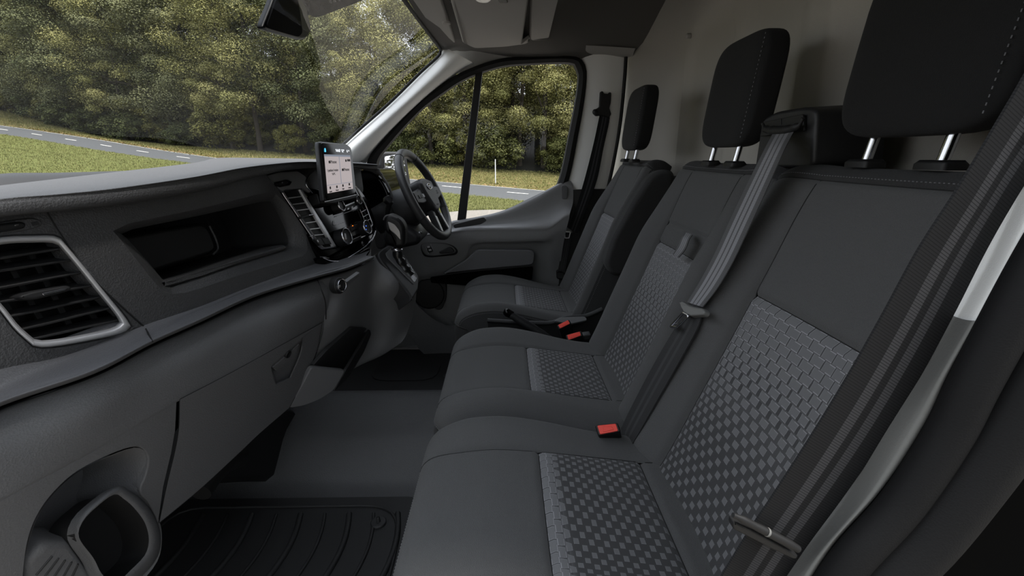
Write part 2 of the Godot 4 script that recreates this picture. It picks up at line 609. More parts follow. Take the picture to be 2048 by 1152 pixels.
	# driver's A-pillar: pale lining from the windscreen edge to the door frame
	var a1 := LZ(-0.832, [640, 332, 690, 287, 740, 243, 800, 188, 850, 137, 880, 106, 892, 96])
	var a2 := LZ(-0.79, [668, 335, 712, 292, 760, 250, 816, 200, 862, 157, 898, 122, 915, 108])
	var a3 := LZ(-0.83, [700, 340, 730, 306, 772, 262, 826, 210, 872, 170, 918, 134, 940, 122])
	var a4 := LZ(-0.90, [722, 345, 744, 308, 782, 264, 832, 214, 878, 174, 926, 140, 950, 128])
	var pil := struct("trim_4", surf([a1, a2, a3, a4], 50, 6), M.pillar)
	# tweeter grille let into the pillar foot
	var tw := PN(713, 322, Vector3(0.7, 0.2, 0.68), Vector3(0.7, 0.2, 0.68).dot(Z(713, 322, -0.835)))
	var gm := mb().lathe([Vector2(0.026, -0.01), Vector2(0.027, 0.004), Vector2(0.0235, 0.005), Vector2(0.023, 0.002), Vector2(0.0, 0.0025)], tw, Vector3(0.75, 0.2, 0.62), 24)
	part(pil, "tweeter_grille", gm, M.trim_grey, "round perforated speaker grille")
	struct("trim_12", mb().tube(cr([Vector3(-0.82, 0.88, 0.99), Vector3(-0.70, 1.0, 0.99), Vector3(-0.48, 1.20, 0.985), Vector3(-0.28, 1.405, 0.98), Vector3(-0.2, 1.45, 0.98)], 24), 0.035, 12), M.pillar)
	# door: window glass, divider bar, rubber frame
	var gl := [752, 330, 772, 295, 835, 225, 885, 186, 935, 155, 1000, 133, 1060, 127, 1138, 125, 1153, 136, 1157, 165, 1140, 262, 1112, 376, 1062, 400, 1000, 428, 925, 443, 850, 452, 775, 450, 748, 400]
	var go := [732, 330, 757, 288, 820, 215, 872, 174, 928, 142, 998, 118, 1060, 113, 1142, 112, 1168, 125, 1173, 165, 1158, 262, 1128, 384, 1070, 412, 1005, 440, 930, 455, 850, 464, 768, 464, 726, 400]
	var l_out := cr(LZ(-0.885, go), 110, true)
	var l_mid := cr(LZ(-0.875, go.map(func(q): return q)), 110, true)
	for i in l_mid.size(): l_mid[i] = l_mid[i].lerp(cr(LZ(-0.885, gl), 110, true)[i], 0.5)
	var l_in := cr(LZ(-0.885, gl), 110, true)
	var l_gl := cr(LZ(-0.905, gl), 110, true)
	var fr := rings([add(l_out, Vector3(0, 0, -0.03)), l_out, add(l_mid, Vector3(0, 0, 0.008)), l_in, l_gl, add(l_in, Vector3(0, 0, -0.045))])
	var door := struct("door_1", fr, M.seal)
	var pane := mb().face(l_gl, Vector3.BACK)
	struct("window_2", pane, M.glass)
	part(door, "divider_bar", mb().slab(LZ(-0.893, [951, 146, 965, 141, 931, 441, 914, 443]), 0.03, 0.004, eye), M.seal, "slim black upright bar between the two side panes")
	# door skin: ledge under the glass, upright face, armrest
	var r0 := LZ(-0.890, [742, 462, 850, 462, 905, 442, 925, 439, 1000, 423, 1060, 396, 1110, 371, 1122, 362, 1133, 360, 1142, 362])
	var r1 := LZ(-0.870, [742, 466, 850, 466, 905, 446, 930, 443, 1004, 428, 1064, 404, 1106, 380, 1124, 371, 1137, 371, 1146, 374])
	var r2 := LZ(-0.862, [742, 470, 850, 470, 905, 456, 940, 452, 1015, 444, 1066, 434, 1100, 420, 1122, 408, 1136, 404, 1146, 404])
	var r3 := LZ(-0.80, [742, 474, 850, 468, 905, 462, 945, 456, 1015, 454, 1068, 453, 1096, 450, 1114, 440, 1128, 430, 1140, 426])
	var r4 := LZ(-0.795, [742, 480, 850, 474, 905, 468, 945, 465, 1015, 465, 1068, 464, 1094, 462, 1112, 452, 1126, 442, 1138, 438])
	var r5 := LZ(-0.80, [742, 505, 850, 494, 905, 486, 945, 484, 1015, 484, 1068, 482, 1092, 480, 1108, 474, 1120, 468, 1132, 462])
	var r6 := LZ(-0.83, [742, 560, 820, 550, 880, 540, 925, 525, 950, 496, 1020, 490, 1070, 490, 1092, 500, 1106, 510, 1124, 505])
	var r7 := LZ(-0.872, [742, 600, 840, 580, 900, 575, 940, 565, 980, 558, 1030, 552, 1070, 548, 1090, 552, 1104, 560, 1118, 560])
	var r8 := LZ(-0.880, [742, 700, 840, 690, 900, 680, 940, 670, 980, 660, 1030, 655, 1070, 650, 1090, 650, 1102, 650, 1112, 650])
	part(door, "door_card", surf([r0, r1, r2, r3, r4, r5, r6, r7, r8], 70, 5), M.door, "grey moulded door lining with a pale ledge")
	part(door, "switch_plate", mb().slab(rp(LZ(-0.80, [906, 449, 968, 434, 974, 441, 962, 449, 908, 457]), 0.01), 0.012, 0.003, eye), M.dark, "black plate at the front of the ledge")
	part(door, "lower_panel", mb().slab(rp(LZ(-0.80, [884, 549, 932, 520, 954, 499, 1060, 500, 1070, 505, 1068, 527, 1060, 531, 960, 540]), 0.015), 0.02, 0.006, eye), M.lower, "raised lower panel of the door lining")
	part(door, "door_pocket", mb().slab(rp(LZ(-0.81, [860, 556, 950, 545, 1066, 535, 1064, 560, 940, 572, 862, 566]), 0.006), 0.02, 0.003, eye), M.void, "dark open door pocket")
	part(door, "end_panel", mb().slab(rp(LZ(-0.862, [1122, 372, 1131, 370, 1136, 376, 1134, 398, 1124, 398]), 0.008), 0.01, 0.002, eye), M.lower)
	var bez := part(door, "handle_bezel", rings([rp(LZ(-0.808, [838, 492, 843, 484, 888, 484, 908, 490, 917, 502, 912, 510, 860, 515, 846, 512]), 0.02), rp(LZ(-0.796, [841, 493, 846, 486, 888, 486, 906, 492, 914, 502, 909, 508, 861, 513, 848, 510]), 0.02), rp(LZ(-0.82, [844, 494, 848, 488, 888, 488, 904, 493, 911, 502, 907, 506, 862, 511, 850, 508]), 0.02)]).face(rp(LZ(-0.82, [844, 494, 848, 488, 888, 488, 904, 493, 911, 502, 907, 506, 862, 511, 850, 508]), 0.02), Vector3.BACK), M.black, "black recessed door handle surround")
	part(bez, "handle", mb().slab(rp(LZ(-0.796, [877, 504, 898, 494, 904, 496, 909, 503, 905, 506, 880, 508]), 0.01), 0.02, 0.004, eye), M.dark, "black pull handle")
	part(bez, "lock_switch", mb().slab(rp(LZ(-0.80, [851, 490, 861, 488, 866, 503, 856, 506]), 0.004), 0.012, 0.002, eye), M.dark)
	part(bez, "switch_frame", mb().tube(rp(LZ(-0.799, [850.5, 489, 861, 487, 867, 503, 856, 507]), 0.006), 0.0012, 5, true), M.chrome)
	for k in 2: part(bez, "switch_mark", mb().slab(LZ(-0.7985, [854 + k * 3, 493 + k * 6, 859 + k * 3, 492 + k * 6, 860 + k * 3, 495 + k * 6, 855 + k * 3, 496 + k * 6]), 0.001, 0.0003, eye), M.satin)
	var spk := part(door, "speaker_panel", mb().slab(rp(LZ(-0.85, [838, 560, 880, 556, 893, 566, 892, 600, 884, 619, 874, 620, 838, 590]), 0.02), 0.02, 0.004, eye), M.dark, "angular dark speaker panel low in the door")
	part(spk, "speaker_grille", mb().lathe([Vector2(0.075, -0.01), Vector2(0.075, 0.004), Vector2(0.068, 0.006), Vector2(0.0, 0.008)], Z(858, 588, -0.848), Vector3(0, 0, 1), 30), M.black)
	# sill cover rising from the footwell to the door post
	struct("trim_5", surf([LZ(-0.83, [818, 590, 850, 625, 885, 648, 910, 650, 925, 648]), LZ(-0.82, [815, 610, 845, 650, 880, 676, 908, 678, 925, 676]), LZ(-0.8, [815, 660, 840, 700, 870, 722, 900, 726, 925, 726])], 30, 5), M.lower)
	# rear door post: pale lining, dark lower half
	struct("wall_right", surf([LZ(-0.905, [1160, 100, 1160, 180, 1145, 280, 1120, 390]), LZ(-0.885, [1180, 100, 1181, 180, 1170, 280, 1146, 390]), LZ(-0.88, [1215, 100, 1212, 180, 1200, 280, 1176, 390]), LZ(-0.90, [1254, 100, 1248, 180, 1232, 300, 1212, 392])], 30, 6), M.pillar)
	struct("trim_6", surf([LZ(-0.90, [1118, 384, 1108, 470, 1098, 560, 1080, 720]), LZ(-0.875, [1140, 380, 1128, 470, 1116, 560, 1100, 720]), LZ(-0.87, [1180, 378, 1166, 470, 1150, 560, 1130, 720]), LZ(-0.89, [1226, 378, 1210, 470, 1196, 560, 1180, 720])], 30, 5), M.rubber)
	struct("trim_7", mb().tube(cr(LZ(-0.893, [1252, 113, 1249, 160, 1240, 250, 1226, 330, 1212, 392]), 30), 0.008, 7), M.seal)
	# passenger-side post by the camera: pale upper lining, grey textured lower lining, rubber seal
	var p_up := [PN(2100, 270, Vector3.BACK, 0.965), PN(2047, 378, Vector3.BACK, 0.965), PN(1975, 525, Vector3.BACK, 0.965), PN(1914, 636, Vector3.BACK, 0.965)]
	struct("trim_8", surf([add(p_up, Vector3(0.01, 0, -0.03)), p_up, LZ(0.982, [2150, 290, 2085, 400, 2020, 525, 1955, 643]), LZ(0.955, [2158, 295, 2094, 405, 2030, 530, 1964, 646])], 24, 5), M.pillar)
	var p_lo := LZ(0.965, [1912, 634, 1851, 738, 1772, 861, 1688, 1001, 1587, 1133, 1530, 1220])
	struct("trim_9", surf([add(p_lo, Vector3(0.01, 0, -0.05)), p_lo, LZ(0.985, [1955, 642, 1895, 747, 1847, 848, 1759, 980, 1662, 1089, 1600, 1190]), LZ(0.95, [1966, 645, 1906, 752, 1858, 853, 1770, 986, 1673, 1096, 1612, 1198])], 30, 5), M.trim_grey)
	var sl := LZ(0.995, [2195, 330, 2130, 440, 2065, 550, 2000, 668, 1943, 775, 1893, 875, 1803, 1010, 1706, 1118, 1640, 1210])
	struct("trim_10", mb().tube(cr(sl, 50), 0.014, 12), M.post)
	var sl2 := LZ(1.0, [2290, 380, 2225, 490, 2150, 620, 2080, 745, 2010, 860, 1940, 960, 1850, 1075, 1750, 1180, 1690, 1260])
	struct("trim_11", mb().tube(cr(sl2, 50), 0.021, 12), M.post)
	struct("wall_left", mb().slab([Vector3(0.36, 1.72, 0.99), Vector3(0.72, 1.72, 0.99), Vector3(0.72, -0.5, 0.99), Vector3(0.13, -0.5, 0.99), Vector3(0.16, 0.45, 0.99), Vector3(0.255, 0.62, 0.99), Vector3(0.32, 0.78, 0.99), Vector3(0.36, 0.95, 0.99)], 0.02, 0.004, Vector3(0, 1, 9)), M.void)
	struct("wall_header", mb().slab([Vector3(-0.32, 1.37, 1.03), Vector3(0.72, 1.37, 1.03), Vector3(0.72, 1.8, 1.03), Vector3(-0.24, 1.8, 1.03)], 0.03, 0.004, Vector3(0, 1, 9)), M.pillar)
	# white body outside
	var bw := mb().box(Transform3D(Basis(), Vector3(2.15, 0.75, -0.99)), Vector3(3.1, 2.3, 0.05), 0.01)
	bw.box(Transform3D(Basis(), Vector3(-0.35, 0.1, -0.975)), Vector3(1.85, 0.95, 0.04), 0.01)
	bw.box(Transform3D(Basis(), Vector3(0.35, 1.6, -0.975)), Vector3(0.9, 0.42, 0.04), 0.01)
	struct("wall_outer", bw, M.white)
	# front wall below the windscreen
	struct("wall_front", mb().box(Transform3D(Basis(), Vector3(-1.1, 0.43, 0.05)), Vector3(0.04, 0.98, 2.0), 0.01), M.void)

# ================================================================ the dashboard
var dash: Node3D
func dashboard() -> void:
	var eye := Vector3(0.2, 1.4, 0.9)
	dash = thing("dashboard", "grey and black moulded dashboard running across the cab under the windscreen", "dashboard", Vector3(-0.65, 0.3, 0.1))
	# padded top
	var m0 := LX(-0.90, [-420, 440, -200, 405, 0, 379, 120, 364, 240, 350, 330, 340, 400, 331, 437, 322, 520, 321, 620, 323, 700, 326, 740, 330])
	var m1 := LX(-0.86, [-420, 432, -200, 398, 0, 371, 120, 357, 240, 343, 330, 333, 400, 324, 437, 316, 520, 316, 620, 318, 700, 321, 740, 325])
	var m2 := LX(-0.74, [-420, 452, -200, 412, 0, 384, 150, 370, 300, 354, 400, 341, 470, 330, 545, 324, 610, 322, 660, 323, 715, 325, 752, 328])
	var m2b := D(0.016, [-420, 478, -200, 430, 0, 394, 130, 383, 250, 370, 400, 350, 490, 334, 560, 326.5, 610, 323.5, 660, 324.5, 715, 326.5, 755, 329])
	var m3 := D(0.032, [-420, 490, -200, 442, 0, 405, 130, 393, 250, 381, 400, 356, 490, 339, 560, 329, 610, 325, 660, 326, 715, 328, 755, 331])
	var m4 := D(0.030, [-420, 527, -200, 473, 0, 431, 130, 417, 250, 402, 400, 377, 497, 354, 563, 340, 610, 335.5, 660, 335, 715, 336, 755, 339])
	var m5 := D(0.004, [-420, 531, -200, 477, 0, 435, 130, 421, 250, 407, 400, 382, 500, 357, 565, 342, 612, 337, 660, 336, 715, 337, 755, 340])
	part(dash, "top_pad", surf([m0, m1, m2, m2b, m3, m4, m5], 90, 7, Vector3(0, 2, 0.3)), M.pad, "soft grained dash top with a rolled rear lip")
	var g2 := LX(-0.955, [-420, 420, -200, 384, 0, 350, 120, 347, 240, 343.5, 330, 341, 440, 338, 560, 336, 700, 336])
	part(dash, "screen_ledge", surf([add(g2, Vector3(0.06, -0.05, 0)), add(g2, Vector3(0.025, -0.012, 0)), g2, add(g2, Vector3(-0.03, -0.004, 0)), add(g2, Vector3(-0.10, -0.05, 0))], 60, 5, Vector3(0, 2, 0.3)), M.dark, "low ridge below the windscreen")
	# facia round the open tray
	var o := ring(D(0, [95, 424, 250, 405, 400, 380, 510, 354, 532, 348]), D(0, [532, 348, 562, 388, 602, 448, 640, 505, 652, 521]), D(0, [652, 521, 520, 567, 400, 614, 287, 652]), D(0, [287, 652, 210, 582, 165, 532, 120, 467, 95, 424]))
	var b1 := ring(D(0, [226, 462, 250, 449, 400, 417, 530, 386, 552, 388]), D(0, [552, 388, 582, 420, 608, 465, 615, 500, 605, 512]), D(0, [605, 512, 480, 550, 385, 582, 345, 588]), D(0, [345, 588, 318, 574, 280, 528, 240, 478, 226, 462]))
	var b2 := ring(D(-0.016, [238, 466, 252, 458, 400, 428, 528, 399, 545, 399]), D(-0.016, [545, 399, 565, 425, 586, 465, 590, 492, 582, 499]), D(-0.016, [582, 499, 470, 532, 375, 564, 342, 575]), D(-0.016, [342, 575, 325, 566, 290, 522, 250, 476, 238, 466]))
	var b3 := ring(D(-0.035, [243, 468, 254, 461, 400, 431, 526, 403, 541, 403]), D(-0.035, [541, 403, 556, 428, 572, 464, 577, 487, 570, 493]), D(-0.035, [570, 493, 468, 526, 372, 558, 341, 568]), D(-0.035, [341, 568, 328, 562, 293, 520, 254, 477, 243, 468]))
	var dp := Vector3(-0.15, -0.01, 0.0)
	var fas := rings([o, b1]).grid([b1, b2.map(func(q): return q), b3], Vector3(0, 1, 0.9), true)
	fas.grid([add(o, Vector3(-0.03, 0, 0)), o], eye, true)
	part(dash, "fascia_panel", fas, M.fascia, "black grained facia around the open storage tray")
	var tray := part(dash, "storage_tray", rings([b3, add(b3, dp)]).face(add(b3, dp), Vector3(1, 0, 0.3)), M.dark, "deep open storage tray")
	part(tray, "tray_rail", mb().slab(rp(D(-0.012, [318, 566, 400, 544, 480, 516, 566, 489, 575, 490, 576, 498, 568, 503, 480, 530, 400, 557, 335, 577]), 0.008), 0.05, 0.008, eye), M.fascia, "rounded front rail of the tray")
	part(tray, "bin_block", mb().slab(rp(D(-0.085, [225, 474, 404, 444, 418, 452, 431, 478, 436, 498, 426, 508, 300, 548]), 0.012), 0.06, 0.01, eye), M.black)
	part(tray, "bin_lip", mb().tube(cr(D(-0.083, [419, 452, 431, 477, 436, 497, 426, 509]), 16), 0.0022, 6), M.fascia)
	# outer vent panel at the passenger's end
	var vo := [D(0.0, [-330, 490, -100, 450, 0, 435, 60, 427, 93, 424]), D(0, [93, 424, 119, 468, 164, 533, 209, 583, 285, 653]), D(0, [285, 653, 200, 688, 130, 713, 0, 742, -100, 770]), D(0, [-100, 770, -180, 690, -250, 600, -330, 490])]
	var vtop := [-100, 492, 0, 474, 60, 471, 105, 471, 122, 477]
	var vr := [122, 477, 160, 522, 215, 590, 250, 633, 262, 653]
	var vb := [262, 653, 240, 668, 150, 687, 90, 695, 66, 692]
	var vl := [66, 692, 30, 660, 0, 622, -60, 553, -100, 492]
	var shrink := func(a: Array, f: float) -> Array:
		var q := []
		for i in range(0, a.size(), 2):
			q.append(lerpf(a[i], 82, f))
			q.append(lerpf(a[i + 1], 582, f))
		return q
	var vring := func(f: float, off: float) -> Array: return ring(D(off, shrink.call(vtop, f)), D(off, shrink.call(vr, f)), D(off, shrink.call(vb, f)), D(off, shrink.call(vl, f)))
	var outer := ring(vo[0], vo[1], vo[2], vo[3])
	var pl := rings([add(outer, Vector3(-0.03, 0, 0)), outer, vring.call(-0.03, 0.002), vring.call(0.0, -0.004)])
	part(dash, "vent_panel", pl, M.fascia, "black grained panel around the outer air vent")
	var vent := part(dash, "air_vent", mb().grid([vring.call(0.0, -0.004), vring.call(0.012, 0.006), vring.call(0.055, 0.010), vring.call(0.105, 0.006), vring.call(0.13, -0.01)], eye, true), M.satin, "large air vent with a satin metal ring")
	part(vent, "vent_duct", rings([vring.call(0.128, -0.008), vring.call(0.13, -0.08)]).face(vring.call(0.13, -0.08), Vector3(1, 0, 0.2)), M.black)
	for s in [[-95, 530, 0, 515.5, 118, 498], [-75, 552, 0, 538, 143, 520], [-45, 584, 10, 573, 166, 544], [-22, 608, 0, 604, 188, 570], [5, 636, 27, 631, 201, 594], [38, 660, 51, 657, 220, 616], [55, 680, 80, 676, 236, 640]]:
		var fr: Array = D(-0.010, [s[0], s[1], s[4], s[5]])
		var bk: Array = D(-0.040, [s[0] + 4, s[1] - 14, s[4] + 4, s[5] - 14])
		var e1: Vector3 = fr[0]
		part(vent, "slat", mb().slab([fr[0], fr[1], bk[1], bk[0]], 0.0022, 0.0006, e1 + Vector3(0.1, 1, 0)).tube(fr, 0.0016, 6), M.dark)
	for s in [[-40, 520, 40, 640], [10, 500, 96, 650], [60, 490, 150, 655], [95, 484, 200, 640]]:
		part(vent, "vane", mb().slab(D(-0.045, [s[0], s[1], s[2], s[3], s[2] - 12, s[3] + 4, s[0] - 12, s[1] + 4]), 0.004, 0.0008, eye), M.dark)
	part(vent, "vent_lever", mb().slab(rp(D(0.004, [40, 591, 62, 583, 135, 570, 146, 573, 144, 581, 70, 600, 42, 598]), 0.006), 0.03, 0.004, eye), M.dark)
	part(vent, "lever_mark", mb().slab(rp(D(0.0055, [84, 587, 130, 576, 137, 576, 132, 580, 88, 591]), 0.001), 0.002, 0.0008, eye), M.chrome)
	# narrow pull-out slot above the vent
	part(dash, "cup_slot", mb().slab(rp(D(0.004, [-80, 466, 0, 443, 62, 434, 82, 438, 90, 450, 60, 461, 0, 470, -80, 486]), 0.01), 0.01, 0.003, eye), M.fascia)
	part(dash, "slot_button", mb().slab(rp(D(0.010, [-60, 462, 0, 447, 44, 442, 56, 446, 54, 456, 0, 465, -60, 480]), 0.008), 0.012, 0.004, eye), M.black)
	part(dash, "slot_mark", mb().slab(D(0.0115, [29, 449, 38, 447, 39, 450, 30, 452]), 0.002, 0.0005, eye), M.chrome)
	part(dash, "slot_icon", mb().slab(D(0.0048, [62, 445, 76, 442, 80, 449, 66, 452]), 0.001, 0.0003, eye), M.dark)
	# ledge and gloss strip
	var lb := D(0.0, [-420, 905, -200, 806, 0, 738, 130, 711, 287, 651, 400, 613, 520, 566, 652, 520, 700, 506, 745, 492])
	var lf := LY(0.688, [-420, 1010, -200, 900, 0, 806, 190, 741, 304, 683, 400, 640, 513, 589, 633, 553, 698, 535, 748, 514])
	var ln := LY(0.678, [-420, 1018, -200, 907, 0, 813, 190, 747, 304, 688, 400, 645, 513, 593, 633, 556, 698, 538, 748, 517])
	part(dash, "ledge", surf([add(lb, Vector3(-0.02, 0.02, 0)), lb, add(lf, Vector3(-0.022, 0.006, 0)), add(lf, Vector3(-0.006, 0.003, 0)), lf, ln], 80, 5, Vector3(0.2, 2, 0.5)), M.ledge, "pale ledge along the foot of the facia")
	var gs := LY(0.664, [-420, 1033, -200, 922, 0, 827, 190, 757, 304, 698, 400, 654, 513, 602, 633, 564, 698, 545, 748, 522])
	part(dash, "gloss_strip", surf([add(ln, Vector3(-0.008, 0, 0)), add(ln, Vector3(0.0, -0.004, 0)), add(gs, Vector3(0.002, 0.003, 0)), add(gs, Vector3(-0.008, 0, 0))], 80, 4, eye), M.gloss, "narrow gloss black strip under the ledge")
	part(dash, "strip_joint", mb().tube([lf[4] + Vector3(0.001, 0, 0), lb[4].lerp(lf[4], 0.35) + Vector3(0.0, 0.004, 0)], 0.0012, 5), M.groove)
	part(dash, "end_cap", mb().slab([Vector3(-1.02, 0.925, 0.93), Vector3(-0.75, 0.925, 0.93), Vector3(-0.68, 0.90, 0.93), Vector3(-0.67, 0.73, 0.93), Vector3(-0.62, 0.69, 0.93), Vector3(-0.62, 0.62, 0.93), Vector3(-0.70, 0.3, 0.93), Vector3(-1.02, 0.3, 0.93)], 0.07, 0.006, Vector3(-0.8, 0.6, 5)), M.lower, "closed end of the dash by the passenger door")
	# seam between vent panel and facia
	part(dash, "panel_seam", mb().tube(cr(D(0.001, [94, 424, 120, 467, 165, 532, 210, 582, 287, 652]), 40), 0.0012, 5), M.groove)
	# instrument binnacle in front of the driver
	part(dash, "binnacle", mb().slab(rp(LZ(-0.480, [712, 345, 728, 338, 748, 343, 764, 358, 778, 384, 784, 408, 778, 436, 757, 455, 740, 432, 722, 392]), 0.03), 0.32, 0.012, eye), M.gloss, "gloss black instrument housing behind the wheel")
	part(dash, "binnacle_hood", mb().tube(cr(LZ(-0.475, [690, 331, 712, 331, 735, 334, 752, 341, 764, 351]), 24), [0.008, 0.012, 0.013, 0.012, 0.006], 10), M.pad, "grained hood over the instruments")
	part(dash, "binnacle_side", mb().slab(rp(LZ(-0.470, [738, 425, 770, 438, 778, 470, 770, 498, 752, 500, 744, 466]), 0.02), 0.1, 0.01, eye), M.fascia)
	part(dash, "binnacle_edge", mb().tube(cr(LZ(-0.478, [764, 352, 778, 374, 786, 398, 796, 420]), 16), 0.004, 6), M.lower)

func lower_dash() -> void:
	var eye := Vector3(0.2, 1.2, 0.9)
	var r1 := LY(0.664, [-420, 1030, -200, 920, 0, 826, 190, 756, 304, 697, 400, 653, 513, 601, 600, 573, 642, 560])
	var r3 := G(0.0, [-420, 1330, -200, 1112, 0, 997, 150, 918, 260, 856, 359, 797, 460, 745, 560, 690, 650, 640])
	var r2 := []
	for i in 9: r2.append(r1[i].lerp(r3[i], 0.45) + Vector3(0.018, 0.010, 0))
	part(dash, "lower_panel", surf([add(r1, Vector3(-0.012, 0, 0)), r1, r2, r3, add(r3, Vector3(-0.01, -0.002, 0))], 70, 6), M.lower, "grey grained lower dash roll")
	# glovebox door
	var g_out := func(off: float) -> Array: return ring(G(off, [360, 799, 460, 747, 560, 692, 644, 646]), G(off, [644, 646, 640, 668, 632, 705, 612, 752, 578, 816]), G(off, [578, 816, 520, 866, 481, 903, 401, 977, 319, 1045]), G(off, [319, 1045, 334, 972, 350, 905, 358, 860, 360, 799]), 16)
	var g_in := func(off: float, sh: float) -> Array: return ring(G(off, [542, 733 + sh, 574, 704 + sh, 605, 677 + sh]), G(off, [605, 677 + sh, 601 - sh, 708, 581 - sh, 755]), G(off, [581 - sh, 755, 566, 763 - sh, 552, 769 - sh]), G(off, [552, 769 - sh, 546 + sh, 752, 542, 733 + sh]), 16)
	var glove := part(dash, "glovebox_door", rings([g_out.call(-0.015), g_out.call(0.0), g_out.call(0.003)]).grid([g_out.call(0.003), g_in.call(0.003, -2.0), g_in.call(0.0045, 0.0), g_in.call(0.001, 2.0), g_in.call(-0.010, 3.0)], eye, true).face(g_in.call(-0.010, 3.0), GN), M.lower, "grey glovebox lid with a recessed handle")
	var gap := part(glove, "lid_gap", mb().tube(g_out.call(0.0), 0.0014, 5, true), M.groove)
	part(glove, "handle", mb().slab(rp(G(0.003, [546, 735, 601, 686, 590, 712, 554, 743]), 0.004), 0.010, 0.003, eye), M.lower, "flat pull handle")
	part(glove, "lock", mb().lathe([Vector2(0.0095, -0.003), Vector2(0.0095, 0.004), Vector2(0.0075, 0.0045), Vector2(0.007, 0.001), Vector2(0, 0.001)], PN(575, 708, GN, GK + 0.003), GN, 18), M.black, "round black lock")
	# side panel with the moulded door-end pocket
	var sp := G(0.0, [-420, 1336, -200, 1116, 0, 1001, 150, 922, 355, 802, 353, 860, 345, 905, 329, 972, 316, 1048])
	sp += cr(G(0.0, [313, 1036, 298, 1008, 283, 992, 281, 975, 290, 955, 297, 925, 291, 905, 274, 895, 240, 903, 180, 930, 135, 960, 90, 1010, 62, 1070, 50, 1152, 46, 1260]), 70)
	sp += G(0.0, [-420, 1600])
	part(dash, "side_panel", mb().slab(sp, 0.025, 0.003, eye), M.lower, "grey lower dash end with a moulded pocket")
	var lip := G(-0.002, [50, 1160, 62, 1070, 90, 1010, 135, 960, 180, 930, 240, 903, 274, 895, 291, 905, 297, 925, 290, 955, 281, 975, 283, 992, 300, 1010, 318, 1040, 324, 1075, 318, 1115, 295, 1150, 250, 1190, 120, 1220])
	var l0 := cr(lip, 70, true)
	var mid := Vector3.ZERO
	for q in l0: mid += q / 70.0
	var l1 := l0.map(func(q): return q.lerp(mid, 0.07) + Vector3(-0.02, 0, 0))
	var l2 := l0.map(func(q): return q.lerp(mid, 0.14) + Vector3(-0.10, 0, 0))
	var pk := part(dash, "end_pocket", mb().grid([l0, l1, l2], eye, true).face(l2, Vector3(1, 0, 0)), M.lower, "moulded open pocket at the dash end")
	var rim := G(0.012, [158, 1075, 166, 1040, 196, 1008, 235, 980, 256, 990, 280, 1012, 302, 1044, 310, 1080, 302, 1112, 275, 1142, 235, 1175, 205, 1150, 188, 1118])
	var ro := G(0.0, [150, 1075, 158, 1036, 190, 1003, 235, 972, 260, 982, 288, 1004, 313, 1040, 322, 1080, 313, 1118, 284, 1152, 235, 1192, 196, 1160, 178, 1120])
	var rc := Vector3.ZERO
	for q in rim: rc += q / rim.size()
	var rin := cr(rim.map(func(q): return q.lerp(rc, 0.09) + Vector3(-0.006, 0, 0)), 60, true)
	var cup := part(pk, "cup_holder", mb().grid([add(cr(ro, 60, true), Vector3(-0.012, -0.004, 0)), cr(ro, 60, true), cr(rim, 60, true), rin], eye, true), M.lower, "smooth rim of the cup holder")
	part(cup, "cup_well", mb().grid([rin, add(rin, Vector3(-0.05, -0.01, 0))], eye, true).face(add(rin, Vector3(-0.05, -0.01, 0)), Vector3(1, 0.4, 0)), M.black, "dark rounded cup well")
	part(pk, "pocket_floor", mb().slab(rp(G(-0.006, [52, 1128, 96, 1084, 146, 1078, 176, 1122, 212, 1172, 180, 1230, 48, 1230]), 0.012), 0.05, 0.012, Vector3(0, 1.6, 0.7)), M.lower)
	for k in 5: part(pk, "floor_rib", mb().tube(G(-0.0055, [104 + k * 13, 1112 + k * 4, 72 + k * 17, 1150 + k * 3]), 0.0016, 6), M.dark)
	# centre console below the stack
	var ca := LY(0.664, [640, 561, 690, 546, 730, 530, 758, 512, 775, 500])
	var cb := LX(-0.455, [650, 640, 690, 603, 728, 578])
	cb = [PN(648, 645, GN, GK + 0.004), PN(690, 607, GN, GK + 0.02), PN(740, 580, Vector3.RIGHT, -0.42), PN(785, 566, Vector3.RIGHT, -0.355), PN(826, 556, Vector3.RIGHT, -0.31)]
	var cc := [PN(636, 700, GN, GK), PN(688, 658, GN, GK + 0.02), PN(745, 628, Vector3.RIGHT, -0.43), PN(795, 612, Vector3.RIGHT, -0.36), PN(832, 596, Vector3.RIGHT, -0.315)]
	var cd := [PN(618, 745, GN, GK - 0.01), PN(675, 708, GN, GK), PN(738, 678, Vector3.RIGHT, -0.455), PN(785, 664, Vector3.RIGHT, -0.39), PN(820, 650, Vector3.RIGHT, -0.345)]
	var ce := [PN(598, 800, GN, GK - 0.03), PN(660, 765, GN, GK - 0.02), PN(725, 728, Vector3.RIGHT, -0.475), PN(762, 712, Vector3.RIGHT, -0.43), PN(796, 690, Vector3.RIGHT, -0.38)]
	var con := part(dash, "centre_console", surf([add(ca, Vector3(-0.02, 0, 0)), ca, cb, cc, cd, ce, add(ce, Vector3(-0.1, -0.01, 0))], 40, 7), M.console, "smooth grey lower console curving towards the gear lever")
	part(con, "console_seam", mb().tube(cr([PN(633, 562, Vector3.UP, 0.664) + Vector3(0.004, 0, 0), PN(643, 580, GN, GK + 0.036), PN(651, 605, GN, GK + 0.034), PN(652, 638, GN, GK + 0.008)], 24), 0.0015, 5), M.groove)
	var sock := part(con, "power_socket", mb().lathe([Vector2(0.021, -0.012), Vector2(0.0215, 0.004), Vector2(0.0195, 0.006), Vector2(0.0195, 0.006), Vector2(0.017, 0.006), Vector2(0.017, 0.006), Vector2(0.015, 0.010), Vector2(0, 0.012)], PN(677, 571, GN, GK + 0.030), Vector3(1, 0.1, 0.35), 26), M.black, "round capped power socket")
